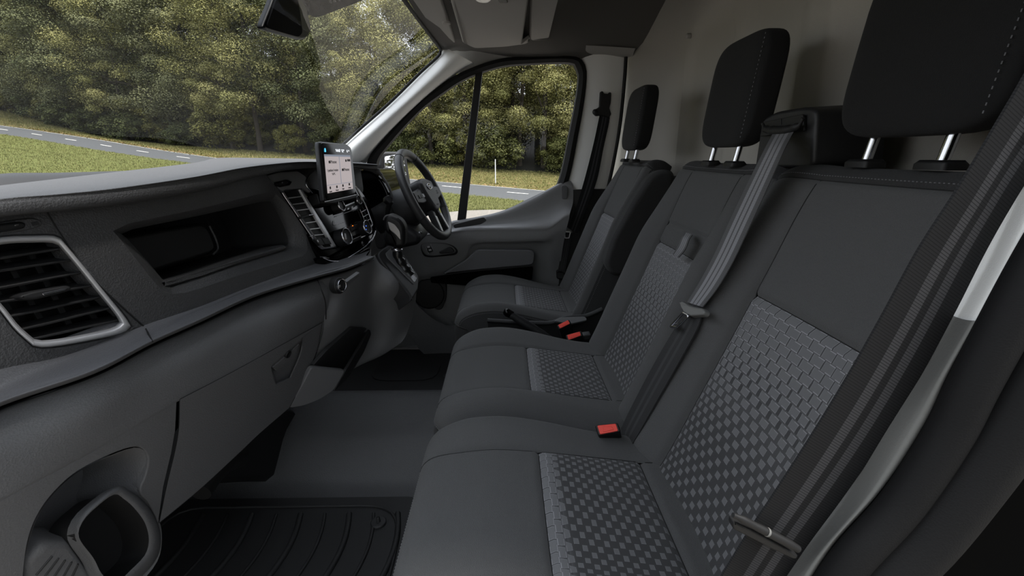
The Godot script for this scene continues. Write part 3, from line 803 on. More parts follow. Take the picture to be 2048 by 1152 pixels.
	part(sock, "socket_ring", mb().lathe([Vector2(0.0165, 0.006), Vector2(0.0165, 0.0125), Vector2(0.0145, 0.0125), Vector2(0.0145, 0.0105)], PN(677, 571, GN, GK + 0.030), Vector3(1, 0.1, 0.35), 26), M.chrome)
	part(sock, "socket_mark", mb().slab(G(0.0445, [677, 572, 681, 570, 681, 574, 678, 576]), 0.001, 0.0002, eye), M.satin)
	part(con, "slot_panel", mb().slab(rp(G(0.038, [688, 568, 720, 545, 722, 552, 690, 579]), 0.003), 0.01, 0.002, eye), M.console)
	part(con, "slot_line", mb().tube(G(0.040, [690, 571, 718, 551]), 0.0009, 5), M.dark)
	# map pocket on the console flank
	var fw := part(con, "map_pocket", mb().slab(rp([PN(623, 734, GN, GK + 0.02), PN(692, 741, GN, GK + 0.06), PN(668, 782, GN, GK + 0.05), PN(640, 800, GN, GK + 0.035), PN(610, 812, GN, GK + 0.02), PN(577, 818, GN, GK), PN(602, 775, GN, GK + 0.005)], 0.012), 0.012, 0.004, eye), M.console, "open map pocket on the console flank")
	part(fw, "pocket_wall", mb().slab(rp([PN(692, 741, GN, GK + 0.06), PN(741, 659, Vector3.RIGHT, -0.44), PN(743, 668, Vector3.RIGHT, -0.44), PN(728, 705, Vector3.RIGHT, -0.45), PN(700, 752, GN, GK + 0.05), PN(668, 784, GN, GK + 0.05)], 0.006), 0.008, 0.003, eye), M.dark, "dark outer wall of the pocket")
	part(fw, "pocket_back", mb().slab(rp([PN(625, 733, GN, GK + 0.012), PN(655, 700, GN, GK + 0.025), PN(705, 655, Vector3.RIGHT, -0.445), PN(738, 656, Vector3.RIGHT, -0.45), PN(690, 739, GN, GK + 0.03)], 0.01), 0.01, 0.002, eye), M.dark)
	# dark parts under the dash
	part(dash, "heater_box", mb().slab(rp(LX(-0.72, [470, 900, 560, 815, 590, 812, 612, 840, 606, 900, 596, 965, 520, 962, 430, 968, 440, 940]), 0.03), 0.12, 0.02, eye), M.black, "black heater housing in the footwell")
	part(dash, "heater_hose", mb().tube(cr(LX(-0.70, [400, 985, 425, 950, 455, 925, 480, 915]), 14), 0.025, 12), M.black)
	part(dash, "under_panel", mb().box(Transform3D(Basis(), Vector3(-0.94, 0.5, 0.1)), Vector3(0.2, 0.03, 1.5), 0.01), M.void)

func centre_stack() -> void:
	var eye := Vector3(0.5, 1.1, 0.6)
	var st := part(dash, "centre_stack", mb().slab(rp(S(0.0, [560, 380, 600, 372, 640, 376, 716, 372, 737, 400, 753, 445, 752, 468, 738, 492, 702, 518, 668, 530, 648, 528, 612, 474, 570, 400]), 0.012), 0.05, 0.006, eye), M.gloss, "gloss black centre stack of controls")
	part(dash, "dash_core", mb().slab(rp(D(-0.02, [522, 346, 600, 333, 722, 338, 728, 380, 716, 425, 640, 425, 560, 402]), 0.01), 0.02, 0.003, eye), M.dark, "dark inner panel behind the screen")
	part(dash, "stack_cheek", mb().slab(rp(S(0.008, [530, 351, 560, 343, 596, 341, 612, 352, 624, 385, 612, 380, 575, 378, 566, 384, 548, 368]), 0.006), 0.02, 0.003, eye), M.door, "grey cheek above the inner vent")
	part(dash, "cheek_trim", mb().tube(cr(S(0.010, [527, 352, 541, 370, 553, 380, 566, 384]), 20), 0.0022, 6), M.chrome)
	part(dash, "phone_clamp", mb().slab(rp(S(0.014, [550, 364, 575, 358, 586, 363, 582, 370, 562, 374]), 0.006), 0.012, 0.003, eye), M.gloss)
	part(dash, "clamp_lever", mb().slab(rp(S(0.022, [553, 366, 574, 360, 580, 363, 576, 368, 560, 371]), 0.005), 0.012, 0.004, eye), M.black)
	part(dash, "clamp_mark", mb().slab(S(0.0235, [564, 364, 566, 363, 567, 366, 565, 367]), 0.001, 0.0003, eye), M.chrome)
	part(dash, "side_bezel", mb().tube(cr(S(0.012, [628, 342, 617, 352, 612, 368, 622, 382, 632, 392]), 20), 0.003, 6), M.chrome)
	# inner vent
	var vo := cr(S(0.006, [565, 386, 569, 380, 600, 376, 607, 381, 640, 435, 672, 490, 671, 496, 648, 499, 638, 493, 622, 469, 595, 430]), 70, true)
	var vi := cr(S(0.006, [568, 387, 572, 383, 599, 379, 602, 382, 635, 437, 667, 489, 666, 492, 649, 495, 641, 490, 625, 468, 598, 430]), 70, true)
	var vent := part(dash, "centre_vent", mb().grid([add(vo, Vector3(-0.004, 0, 0)), vo, vi.map(func(q): return q + Vector3(0.003, 0, 0)), vi, add(vi, Vector3(-0.008, 0, 0))], eye, true), M.chrome, "tall air vent framed in chrome")
	part(vent, "vent_duct", mb().grid([vi, add(vi, Vector3(-0.012, 0, 0))], eye, true).face(add(vi, Vector3(-0.0025, 0, 0)), SN), M.black)
	part(vent, "vent_bar", mb().slab(rp(S(0.011, [599, 378, 604, 379, 640, 437, 673, 492, 667, 494, 634, 440]), 0.003), 0.006, 0.002, eye), M.satin)
	for s in [[573, 396.5, 604, 392.5], [582, 409, 613, 405], [592, 421, 624, 417], [611, 446, 641, 441.5], [618, 458.5, 649, 455], [624, 471, 656, 467.5]]:
		part(vent, "slat", mb().slab(S(0.007, [s[0], s[1] - 1, s[2], s[3] - 1, s[2], s[3] + 1, s[0], s[1] + 1]), 0.007, 0.0008, eye), M.satin)
	part(vent, "vent_lever", mb().slab(rp(S(0.014, [601, 433, 615, 428, 628, 427, 630, 430, 616, 434, 604, 437]), 0.003), 0.012, 0.002, eye), M.dark)
	part(vent, "lever_mark", mb().slab(S(0.015, [618, 429.5, 627, 428, 628, 429.5, 619, 431]), 0.001, 0.0003, eye), M.chrome)
	for s in [[628, 478, 642, 476, 650, 489, 640, 491], [643, 476, 656, 474.5, 664, 488, 651, 489]]:
		part(vent, "vent_button", mb().slab(rp(S(0.012, s), 0.002), 0.008, 0.0015, eye), M.dark)
	part(vent, "button_line", mb().slab(S(0.0125, [634, 480, 636, 479.7, 638, 484, 636, 484.3]), 0.001, 0.0003, eye), M.satin)
	# chrome edge and vent on the driver's flank
	part(st, "chrome_edge", mb().tube(cr(S(0.006, [711, 372, 722, 394, 733, 415, 741, 437, 744, 449, 738, 458]), 30), 0.003, 6), M.chrome)
	for s in [[722, 425, 732, 419], [727, 434, 737, 428], [730, 444, 740, 438]]: part(st, "flank_slat", mb().tube(S(0.004, s), 0.0014, 5), M.satin)
	part(st, "flank_trim", mb().tube(cr(S(0.005, [720, 419, 726, 432, 730, 446]), 12), 0.0014, 5), M.chrome)
	# round knobs and key bars
	var knob := func(px, py, r: float, h: float, called: String, marks := []) -> void:
		var o := PN(px, py, SN, SK)
		var ax := SN.normalized()
		var k := part(st, called, mb().lathe([Vector2(r, 0), Vector2(r * 0.97, h * 0.9), Vector2(r * 0.97, h * 0.9), Vector2(r * 0.86, h), Vector2(r * 0.86, h), Vector2(r * 0.8, h * 0.9), Vector2(0, h * 0.9)], o, ax, 30), M.dark)
		part(k, "knob_ring", mb().lathe([Vector2(r * 0.99, h * 0.88), Vector2(r * 0.97, h * 1.02), Vector2(r * 0.86, h * 1.04), Vector2(r * 0.84, h * 0.94)], o, ax, 30), M.chrome)
		for q in marks:
			var p := PN(px + q[0], py + q[1], SN, SK + h * 1.0)
			part(k, "indicator", mb().lathe([Vector2(0.0016, 0), Vector2(0.0016, 0.001), Vector2(0, 0.0012)], p, ax, 8), q[2])
	var amber := glow(Color(1.0, 0.45, 0.05), 1.2)
	knob.call(669, 415, 0.0175, 0.026, "volume_knob")
	knob.call(707, 403, 0.0155, 0.022, "tuning_knob")
	knob.call(678, 477, 0.026, 0.030, "fan_knob", [[12, 4, amber]])
	knob.call(722, 458, 0.024, 0.026, "temperature_knob", [[10, -6, glow(Color(0.3, 0.5, 1.0), 0.6)], [10, 1, glow(Color(0.3, 0.5, 1.0), 0.6)]])
	part(st, "knob_pointer", mb().slab(S(0.032, [689, 466, 692, 467, 694, 478, 691, 480]), 0.003, 0.001, eye), M.satin)
	var kb := part(st, "key_bar", mb().slab(rp(S(0.016, [680, 416, 710, 404, 712, 413, 682, 426]), 0.002), 0.02, 0.002, eye), M.dark)
	part(kb, "bar_trim", mb().slab(S(0.018, [679, 415, 709, 403, 709.5, 405.5, 680, 418]), 0.003, 0.0008, eye), M.satin)
	for k in 3: part(kb, "key_mark", mb().slab(S(0.0165, [687 + k * 8, 419.5 - k * 3, 690 + k * 8, 418.3 - k * 3, 690.5 + k * 8, 421 - k * 3, 687.5 + k * 8, 422.3 - k * 3]), 0.001, 0.0002, eye), M.satin)
	for q in [[684, 459, 699, 453, 702, 463, 687, 470], [700, 452.5, 715, 447, 718, 456, 703, 462.5], [687, 471, 702, 464.5, 704, 473, 690, 480], [703.5, 464, 718, 457.5, 720, 466, 706, 472.5], [697, 484, 721, 473, 723, 478, 700, 489]]:
		part(st, "climate_key", mb().slab(rp(S(0.008, q), 0.002), 0.01, 0.0015, eye), M.dark)
	part(st, "lit_key", mb().slab(rp(S(0.0095, [704, 466, 710, 463.5, 712, 470, 706, 472]), 0.001), 0.003, 0.0005, eye), M.trim_grey)
	for q in [[690, 457.5], [705, 451.5]]: part(st, "indicator", mb().lathe([Vector2(0.0014, 0), Vector2(0.0014, 0.001), Vector2(0, 0.0012)], PN(q[0], q[1], SN, SK + 0.008), SN, 8), amber)
	part(st, "key_trim", mb().tube(S(0.010, [698, 482, 722, 471.5]), 0.001, 5), M.satin)
	part(st, "slot_trim", mb().tube(cr(S(0.003, [669, 441, 669, 450, 690, 444]), 10), 0.001, 5), M.satin)
	part(st, "slot_trim", mb().tube(S(0.003, [671, 433, 712, 418]), 0.001, 5), M.satin)
	# curved chin with chrome line, hazard switch
	part(st, "chin", mb().slab(rp(S(0.016, [640, 512, 668, 514, 705, 500, 735, 480, 752, 462, 753, 470, 742, 492, 708, 517, 670, 530, 652, 528]), 0.008), 0.03, 0.005, eye), M.gloss)
	part(st, "chin_line", mb().tube(cr(S(0.018, [646, 516, 662, 522, 684, 521, 706, 510, 728, 495, 744, 478, 751, 462]), 30), 0.0017, 6), M.chrome)
	var hz := part(dash, "hazard_switch", mb().slab(rp(S(0.024, [713, 508, 739, 493, 742, 503, 737, 511, 722, 522, 715, 520]), 0.004), 0.03, 0.004, eye), M.gloss, "gloss black hazard switch block")
	part(hz, "warning_triangle", mb().tube(S(0.0245, [730, 509, 733, 503, 734, 507]), 0.0008, 5, true), mat(Color(0.7, 0.08, 0.06), 0.4))
	# screen
	var sn := DN
	var sk := DK + 0.072
	var P := func(off: float, a: Array) -> Array: return LN(sn, sk + off, a)
	var scr := part(dash, "touchscreen", mb().slab(rp(P.call(0.0, [637, 284, 642, 282.5, 697, 288, 704, 296, 714, 386, 712, 389, 651, 402.5, 648, 401]), 0.012), 0.012, 0.005, eye), M.dark, "upright touchscreen with a thick black rim")
	part(scr, "screen_glass", mb().slab(rp(P.call(0.0012, [641, 285, 696, 290, 703, 297.5, 712.5, 385, 651, 400]), 0.012), 0.003, 0.0008, eye), M.gloss)
	part(dash, "screen_mount", mb().slab(rp(S(0.03, [634, 385, 648, 400, 712, 388, 716, 396, 668, 407, 640, 408]), 0.006), 0.05, 0.004, eye), M.black)
	part(scr, "screen_back", mb().slab(rp(P.call(-0.011, [660, 300, 694, 304, 705, 384, 665, 392]), 0.01), 0.04, 0.008, Vector3(2, 1, 0)), M.black, "black housing behind the screen")
	part(scr, "screen_trim", mb().tube(P.call(0.002, [650, 403.5, 713, 389.5]), 0.0012, 5), M.satin)
	var lit := glow(Color(0.72, 0.68, 0.68), 0.34)
	var q := [[649, 309, 700.5, 311], [655.5, 386.5, 706.5, 377]]
	var disp := part(scr, "display", mb().slab(P.call(0.002, [648.7, 308.5, 700.3, 310.5, 706.3, 377.5, 655.6, 386.8]), 0.001, 0.0002, eye), lit, "lit display with two columns and an icon bar")
	var bar := glow(Color(0.55, 0.58, 0.64), 0.28)
	var ink: Material = M.ink
	var pt := func(u: float, v: float, off := 0.0028) -> Vector3:
		var a := Vector2(648.7, 308.5).lerp(Vector2(700.3, 310.5), u)
		var b := Vector2(655.6, 386.8).lerp(Vector2(706.3, 377.5), u)
		var c := a.lerp(b, v)
		return PN(c.x, c.y, sn, sk + off)
	for r in [[0, 0.0, 1, 0.05], [0.56, 0.05, 0.575, 0.8], [0, 0.79, 1, 0.802]]:
		part(disp, "display_line", mb().slab([pt.call(r[0], r[1]), pt.call(r[2], r[1]), pt.call(r[2], r[3]), pt.call(r[0], r[3])], 0.0004, 0.0001, eye), bar)
	var wr := [["iPhone", 0.32, 0.2, 0.0105], ["Lyndon Foster", 0.28, 0.42, 0.0085], ["16°C", 0.3, 0.52, 0.008], ["iPhone", 0.8, 0.42, 0.0105], ["Phone", 0.38, 0.96, 0.005], ["Audio", 0.12, 0.97, 0.005], ["Apps", 0.62, 0.95, 0.005], ["Settings", 0.87, 0.95, 0.0045]]
	for w in wr:
		text(scr, w[0], pt.call(w[1], w[2], 0.0032), pt.call(w[1] + 0.1, w[2]) - pt.call(w[1], w[2]), pt.call(w[1], w[2] - 0.1) - pt.call(w[1], w[2]), w[3], ink)
	for w in [["14:47  12°", 0.62, -0.115, 0.010], ["ıl  *", 0.93, -0.115, 0.009]]:
		text(scr, w[0], pt.call(w[1], w[2], 0.0034), pt.call(w[1] + 0.1, w[2]) - pt.call(w[1], w[2]), pt.call(w[1], w[2] - 0.1) - pt.call(w[1], w[2]), w[3], glow(Color(0.9, 0.92, 0.95), 0.7))
	for w in [[0.12, 0.87], [0.38, 0.87], [0.62, 0.86], [0.87, 0.85], [0.17, 0.2], [0.66, 0.42], [0.82, 0.16], [0.9, 0.15], [0.96, 0.15]]:
		part(disp, "icon", mb().slab(rp([pt.call(w[0] - 0.025, w[1] - 0.035, 0.003), pt.call(w[0] + 0.025, w[1] - 0.035, 0.003), pt.call(w[0] + 0.025, w[1] + 0.035, 0.003), pt.call(w[0] - 0.025, w[1] + 0.035, 0.003)], 0.002), 0.0004, 0.0001, eye), ink)
	part(scr, "status_icon", mb().slab(rp([pt.call(0.03, -0.16), pt.call(0.07, -0.16), pt.call(0.08, -0.06), pt.call(0.02, -0.06)], 0.002), 0.0006, 0.0002, eye), glow(Color(0.3, 0.7, 0.9), 0.7))

# ================================================================ wheel, stalks, gear lever
func wheel() -> void:
	var o := Vector3(-0.307, 0.831, -0.52)
	var u := Vector3(0.13, 0, -1).normalized()
	var w := Vector3(-0.43, 0.903, 0)
	w = (w - u * w.dot(u)).normalized()
	var n := u.cross(w)
	var L := func(a: float, b: float, c := 0.0) -> Vector3: return o + u * a + w * b + n * c
	var sw := thing("steering_wheel", "black leather-rimmed steering wheel with oval badge and satin lower spokes", "steering wheel", o)
	var path := []
	for i in 72: path.append(L.call(cos(TAU * i / 72) * 0.172, sin(TAU * i / 72) * 0.172))
	var fine := noise_tex(0.2, FastNoiseLite.TYPE_CELLULAR, true, 4.0, 5)
	var lea := grained(Color(0.19, 0.19, 0.195), 0.42, fine, 20.0, 0.4)
	var rim := part(sw, "rim", mb().tube(path, 0.0165, 14, true), lea, "thick black leather rim")
	for a in [62, 118, 205, 335]:
		var r := deg_to_rad(a)
		var c: Vector3 = L.call(cos(r) * 0.172, sin(r) * 0.172)
		var e: Vector3 = u * cos(r) + w * sin(r)
		var loop := []
		for k in 20: loop.append(c + (e * cos(TAU * k / 20) + n * sin(TAU * k / 20)) * 0.0168)
		part(rim, "rim_seam", mb().tube(loop, 0.0009, 4, true), M.groove)
	var pad := []
	for q in [[-0.075, 0.045], [-0.05, 0.058], [0, 0.062], [0.05, 0.058], [0.075, 0.045], [0.07, 0.0], [0.052, -0.05], [0.03, -0.075], [-0.03, -0.075], [-0.052, -0.05], [-0.07, 0.0]]: pad.append(L.call(q[0], q[1], 0.03))
	var hub := part(sw, "hub", mb().slab(rp(pad, 0.03), 0.06, 0.014, o + n * 5), M.dark, "padded black centre boss")
	var badge := []
	for k in 28: badge.append(L.call(cos(TAU * k / 28) * 0.026, 0.022 + sin(TAU * k / 28) * 0.011, 0.0325))
	var bd := part(hub, "oval_badge", mb().slab(badge, 0.004, 0.001, o + n * 5), mat(Color(0.05, 0.07, 0.12), 0.15), "small oval badge")
	bd = part(hub, "badge_ring", mb().tube(badge, 0.0016, 6, true), M.chrome)
	var sq := []
	for k in 22: sq.append(L.call(-0.018 + 0.036 * k / 21.0, 0.022 + 0.0048 * sin(k * 1.1), 0.0332))
	part(hub, "badge_script", mb().tube(sq, 0.001, 5), M.white)
	text(hub, "AIRBAG", L.call(0.0, -0.052, 0.031), u, w, 0.008, M.trim_grey)
	for s in [-1, 1]:
		var sp := []
		for q in [[0.06, 0.03], [0.10, 0.022], [0.162, 0.02], [0.162, -0.022], [0.10, -0.03], [0.06, -0.03]]: sp.append(L.call(q[0] * s, q[1], 0.016))
		var spoke := part(sw, "spoke", mb().slab(rp(sp, 0.008), 0.03, 0.006, o + n * 5), M.dark)
		for k in 3:
			var bt := []
			for q in [[-0.011, -0.007], [0.011, -0.007], [0.011, 0.007], [-0.011, 0.007]]: bt.append(L.call((0.095 + (k - 1) * 0.024) * s + q[0], -0.003 + q[1], 0.019))
			part(spoke, "thumb_button", mb().slab(rp(bt, 0.003), 0.006, 0.0015, o + n * 5), M.black if k else M.satin)
		var lo := []
		for q in [[0.018, -0.07], [0.045, -0.06], [0.062, -0.155], [0.04, -0.162]]: lo.append(L.call(q[0] * s, q[1], 0.012))
		var ls := part(sw, "lower_spoke", mb().slab(rp(lo, 0.006), 0.022, 0.004, o + n * 5), M.dark)
		var li := []
		for q in [[0.028, -0.092], [0.044, -0.086], [0.054, -0.15], [0.041, -0.154]]: li.append(L.call(q[0] * s, q[1], 0.0145))
		part(ls, "spoke_inlay", mb().slab(rp(li, 0.004), 0.004, 0.001, o + n * 5), M.satin, "satin metal inlay")
	var col := thing("steering_column", "black shrouded steering column behind the wheel with a lever on its left", "steering column", L.call(0, 0, -0.2))
	part(col, "shroud", mb().lathe([Vector2(0.0, -0.20), Vector2(0.085, -0.20), Vector2(0.082, -0.10), Vector2(0.072, -0.045), Vector2(0.06, -0.03), Vector2(0.0, -0.028)], o + Vector3(0, -0.015, 0), n, 30), M.dark, "rounded black shroud")
	part(col, "shroud_seam", mb().lathe([Vector2(0.0825, -0.11), Vector2(0.0835, -0.107), Vector2(0.081, -0.104)], o + Vector3(0, -0.015, 0), n, 30), M.groove)
	var st := part(col, "stalk", mb().tube(cr([Z(776, 446, -0.40), Z(774, 428, -0.39), Z(777, 412, -0.38), Z(780, 402, -0.375)], 12), [0.008, 0.009, 0.010, 0.012], 10), M.black, "upright black control lever")
	part(st, "stalk_tip", mb().lathe([Vector2(0.0, -0.012), Vector2(0.014, -0.012), Vector2(0.0165, 0.006), Vector2(0.0135, 0.010), Vector2(0.0135, 0.010), Vector2(0.011, 0.009), Vector2(0.0, 0.009)], Z(776, 400, -0.37), Vector3(0.7, 0.35, 0.55), 6), M.dark)
	part(col, "column_cover", mb().slab(rp(LZ(-0.42, [776, 446, 812, 452, 840, 470, 838, 490, 800, 498, 770, 494, 764, 470]), 0.02), 0.2, 0.02, Vector3(0, 1, 2)), M.dark)
	part(col, "ignition_ring", mb().lathe([Vector2(0.006, 0), Vector2(0.006, 0.004), Vector2(0.003, 0.004)], Z(840, 466, -0.42), Vector3(0.6, 0.1, 0.7), 14), M.chrome)

func gear() -> void:
	var eye := Vector3(0.4, 1.4, 0.6)
	var n := Vector3(0.76, 0.62, 0.2)
	var k := 0.082
	var gh := thing("gear_housing", "angled black gear selector housing on the centre console", "gear console", Vector3(-0.37, 0.55, -0.27))
	var g := func(off: float, a: Array) -> Array: return LN(n, k + off, a)
	part(gh, "housing", mb().slab(rp(g.call(0.0, [755, 507, 762, 499, 781, 488, 806, 504, 839, 553, 838, 577, 823, 603, 818, 585, 764, 523]), 0.012), 0.06, 0.006, eye), M.dark, "black housing with bevelled edges")
	part(gh, "selector_plate", mb().slab(rp(g.call(0.004, [772, 506, 783, 495, 803, 508, 833, 555, 829, 568, 776, 515]), 0.006), 0.008, 0.002, eye), M.lower, "grey selector plate")
	part(gh, "gate_inlay", mb().slab(rp(g.call(0.0055, [812, 524, 819, 530, 832, 556, 829, 563, 814, 540]), 0.003), 0.004, 0.001, eye), M.gloss)
	part(gh, "gate_trim", mb().tube(rp(g.call(0.006, [811, 523, 820, 530, 833, 556, 829, 564, 813, 541]), 0.003), 0.0011, 5, true), M.satin)
	for q in [0, 1, 2, 3]: text(gh, "PRND".substr(q, 1), PN(822 + q * 3, 538 + q * 6, n, k + 0.0062), Vector3(0.1, 0, -1), Vector3(-0.6, 0.75, 0), 0.006, M.pillar)
	var gl := thing("gear_lever", "black gear lever with a silver inlaid grip standing on the console", "gear lever", Vector3(-0.38, 0.63, -0.25))
	var knob := part(gl, "grip", mb().slab(rp(LZ(-0.1950, [765, 446, 768, 433, 779, 429, 800, 440, 809, 455, 808, 494, 786, 498, 784, 474, 768, 464]), 0.012), 0.05, 0.014, Vector3(-0.2, 0.9, 4)), M.black, "black grip")
	part(knob, "grip_inlay", mb().slab(rp(LZ(-0.1935, [774, 442, 789, 448, 800, 463, 802, 482, 792, 470, 779, 460]), 0.008), 0.01, 0.002, Vector3(-0.2, 0.9, 4)), M.silver, "silver inlay")
	part(knob, "grip_edge", mb().tube(cr(LZ(-0.1980, [767, 440, 770, 433, 779, 430.5, 795, 436]), 14), 0.0022, 6), M.lower)
	part(gl, "collar", mb().lathe([Vector2(0.018, 0), Vector2(0.0195, 0.002), Vector2(0.0195, 0.006), Vector2(0.017, 0.008)], Z(794, 501, -0.215), Vector3(0.1, 1, 0), 24), M.chrome, "chrome collar")
	var bt := []
	for q in [[794, 499, 0.016], [796, 512, 0.018], [803, 528, 0.021], [812, 543, 0.024], [820, 553, 0.026]]: bt.append(Z(q[0], q[1], -0.212))
	part(gl, "boot", mb().tube(cr(bt, 20), [0.015, 0.0165, 0.015, 0.019, 0.017, 0.021, 0.019, 0.022], 14), mat(Color(0.05, 0.05, 0.052), 0.28), "creased black leather boot")

# ================================================================ seats
class Sheet:                       # a seat surface: a profile in (x, y), carried across z, with bolsters, seams and soft edges
	var pts := []                  # dense Vector2
	var len := []
	var f := 0.0
	var i0 := 0.0
	var i1 := 0.0
	var nr := 0.0
	var bump := 0.02
	var df := 0.08
	var dn := 0.08
	var hollow := 0.006
	var seams := []                # lengths where a seam crosses the middle panel
	var wide := []                 # lengths where a seam crosses everything
	var taper := 0.0               # narrowing towards the far end
	var fade := Vector2(0, 0.1)    # the bolsters grow over this length
	var dx := 0.0
	var ebb := 0.0
	func setup(p: Array) -> void:
		var q := p.map(func(a): return Vector3(a[0] + dx, a[1], 0))
		for i in q.size() - 1:
			for k in 24:
				var a: Vector3 = q[i - 1] if i > 0 else q[0] * 2.0 - q[1]
				var d: Vector3 = q[i + 2] if i + 2 < q.size() else q[i + 1] * 2.0 - q[i]
				var r: Vector3 = q[i].cubic_interpolate(q[i + 1], a, d, k / 24.0)
				pts.append(Vector2(r.x, r.y))
		pts.append(Vector2(q[-1].x, q[-1].y))
		len = [0.0]
		for i in range(1, pts.size()): len.append(len[-1] + pts[i].distance_to(pts[i - 1]))
	func total() -> float: return len[-1]
	func near(want: Vector2) -> float:
		var b := 0
		for i in pts.size():
			if pts[i].distance_to(want) < pts[b].distance_to(want): b = i
		return len[b]
	func at(z: float, l: float) -> Vector3:
		var i := clampi(len.bsearch(l) - 1, 0, pts.size() - 2)
		var t := clampf((l - len[i]) / maxf(len[i + 1] - len[i], 1e-6), 0, 1)
		var p: Vector2 = pts[i].lerp(pts[i + 1], t)
		var a: Vector2 = pts[maxi(i - 6, 0)]
		var b: Vector2 = pts[mini(i + 7, pts.size() - 1)]
		var n := Vector2(-(b - a).y, (b - a).x).normalized()
		var s := 0.0
		var drop := 0.0
		if z < i0:
			s = (i0 - z) / (i0 - f)
			drop = df
		elif z > i1:
			s = (z - i1) / (nr - i1)
			drop = dn
		var grow := smoothstep(fade.x, fade.y, l) * (1.0 - ebb * smoothstep(0.55, 0.86, l / total()))
		var d := 0.0
		if s > 0: d = bump * grow * sin(PI * minf(1.0, s * 0.95)) - drop * pow(maxf(0.0, (s - 0.45) / 0.55), 2.4)
		else:
			var m := (z - i0) / (i1 - i0) * 2 - 1
			d = -hollow * (1 - m * m) * grow
		for q in [i0, i1]: d -= 0.006 * exp(-pow((z - q) / 0.0045, 2)) * grow
		if s == 0:
			for q in seams: d -= 0.0055 * exp(-pow((l - q) / 0.0045, 2))
		for q in wide: d -= 0.0045 * exp(-pow((l - q) / 0.004, 2))
		p += n * d
		var zc := (f + nr) / 2
		var k := 1.0 - taper * smoothstep(total() * 0.45, total() * 0.92, l)
		return Vector3(p.x, p.y, zc + (z - zc) * k)
	func panel(z0: float, z1: float, l0: float, l1: float, nz: int, nl: int) -> MB:
		var rows := []
		for i in nl + 1:
			var row := []
			for j in nz + 1:
				var u := 0.5 - 0.5 * cos(PI * j / nz)
				u = lerpf(float(j) / nz, u, 0.6)
				row.append(at(lerpf(z0, z1, u), lerpf(l0, l1, float(i) / nl)))
			rows.append(row)
		return MB.new().grid(rows, Vector3(-0.6, 1.6, (f + nr) / 2), false, Rect2(0, 0, 1, 1))
	func line(z0: float, z1: float, l0: float, l1: float, k: int, lift := 0.0) -> Array:
		var o := []
		for i in k:
			var t := i / (k - 1.0)
			o.append(at(lerpf(z0, z1, t), lerpf(l0, l1, t)) + Vector3(-lift, lift, 0))
		return o
	func edge(z: float, l0: float, l1: float, k: int, away: Vector3, deep: Vector3) -> MB:
		var rows := [[], [], []]
		for i in k:
			var p := at(z, lerpf(l0, l1, float(i) / (k - 1)))
			rows[0].append(p)
			rows[1].append(p + away * 0.012 + deep * 0.15)
			rows[2].append(p + away * 0.012 + deep)
		return MB.new().grid(rows, at(z, (l0 + l1) / 2) + away * 5.0)

func stitches(par: Node3D, path: Array, step := 0.006) -> void:
	var l := 0.0
	for i in range(1, path.size()): l += path[i].distance_to(path[i - 1])
	var n := int(l / step)
	var p := lin(path, n * 2)
	var b := mb()
	for i in n: b.tube([p[i * 2], p[i * 2 + 1].lerp(p[i * 2], 0.25)], 0.0008, 4, false, false)
	part(par, "stitching", b, M.thread).set_meta("kind", "stuff")

const CUSH := [[-0.135, 0.09], [-0.155, 0.2], [-0.167, 0.30], [-0.169, 0.365], [-0.158, 0.402], [-0.12, 0.424], [-0.03, 0.437], [0.065, 0.430], [0.18, 0.412], [0.265, 0.400], [0.32, 0.398], [0.36, 0.40]]
const BACK := [[0.262, 0.33], [0.290, 0.385], [0.318, 0.45], [0.352, 0.54], [0.392, 0.645], [0.432, 0.752], [0.455, 0.81], [0.480, 0.875], [0.502, 0.925], [0.518, 0.950], [0.540, 0.961], [0.57, 0.958], [0.60, 0.94]]

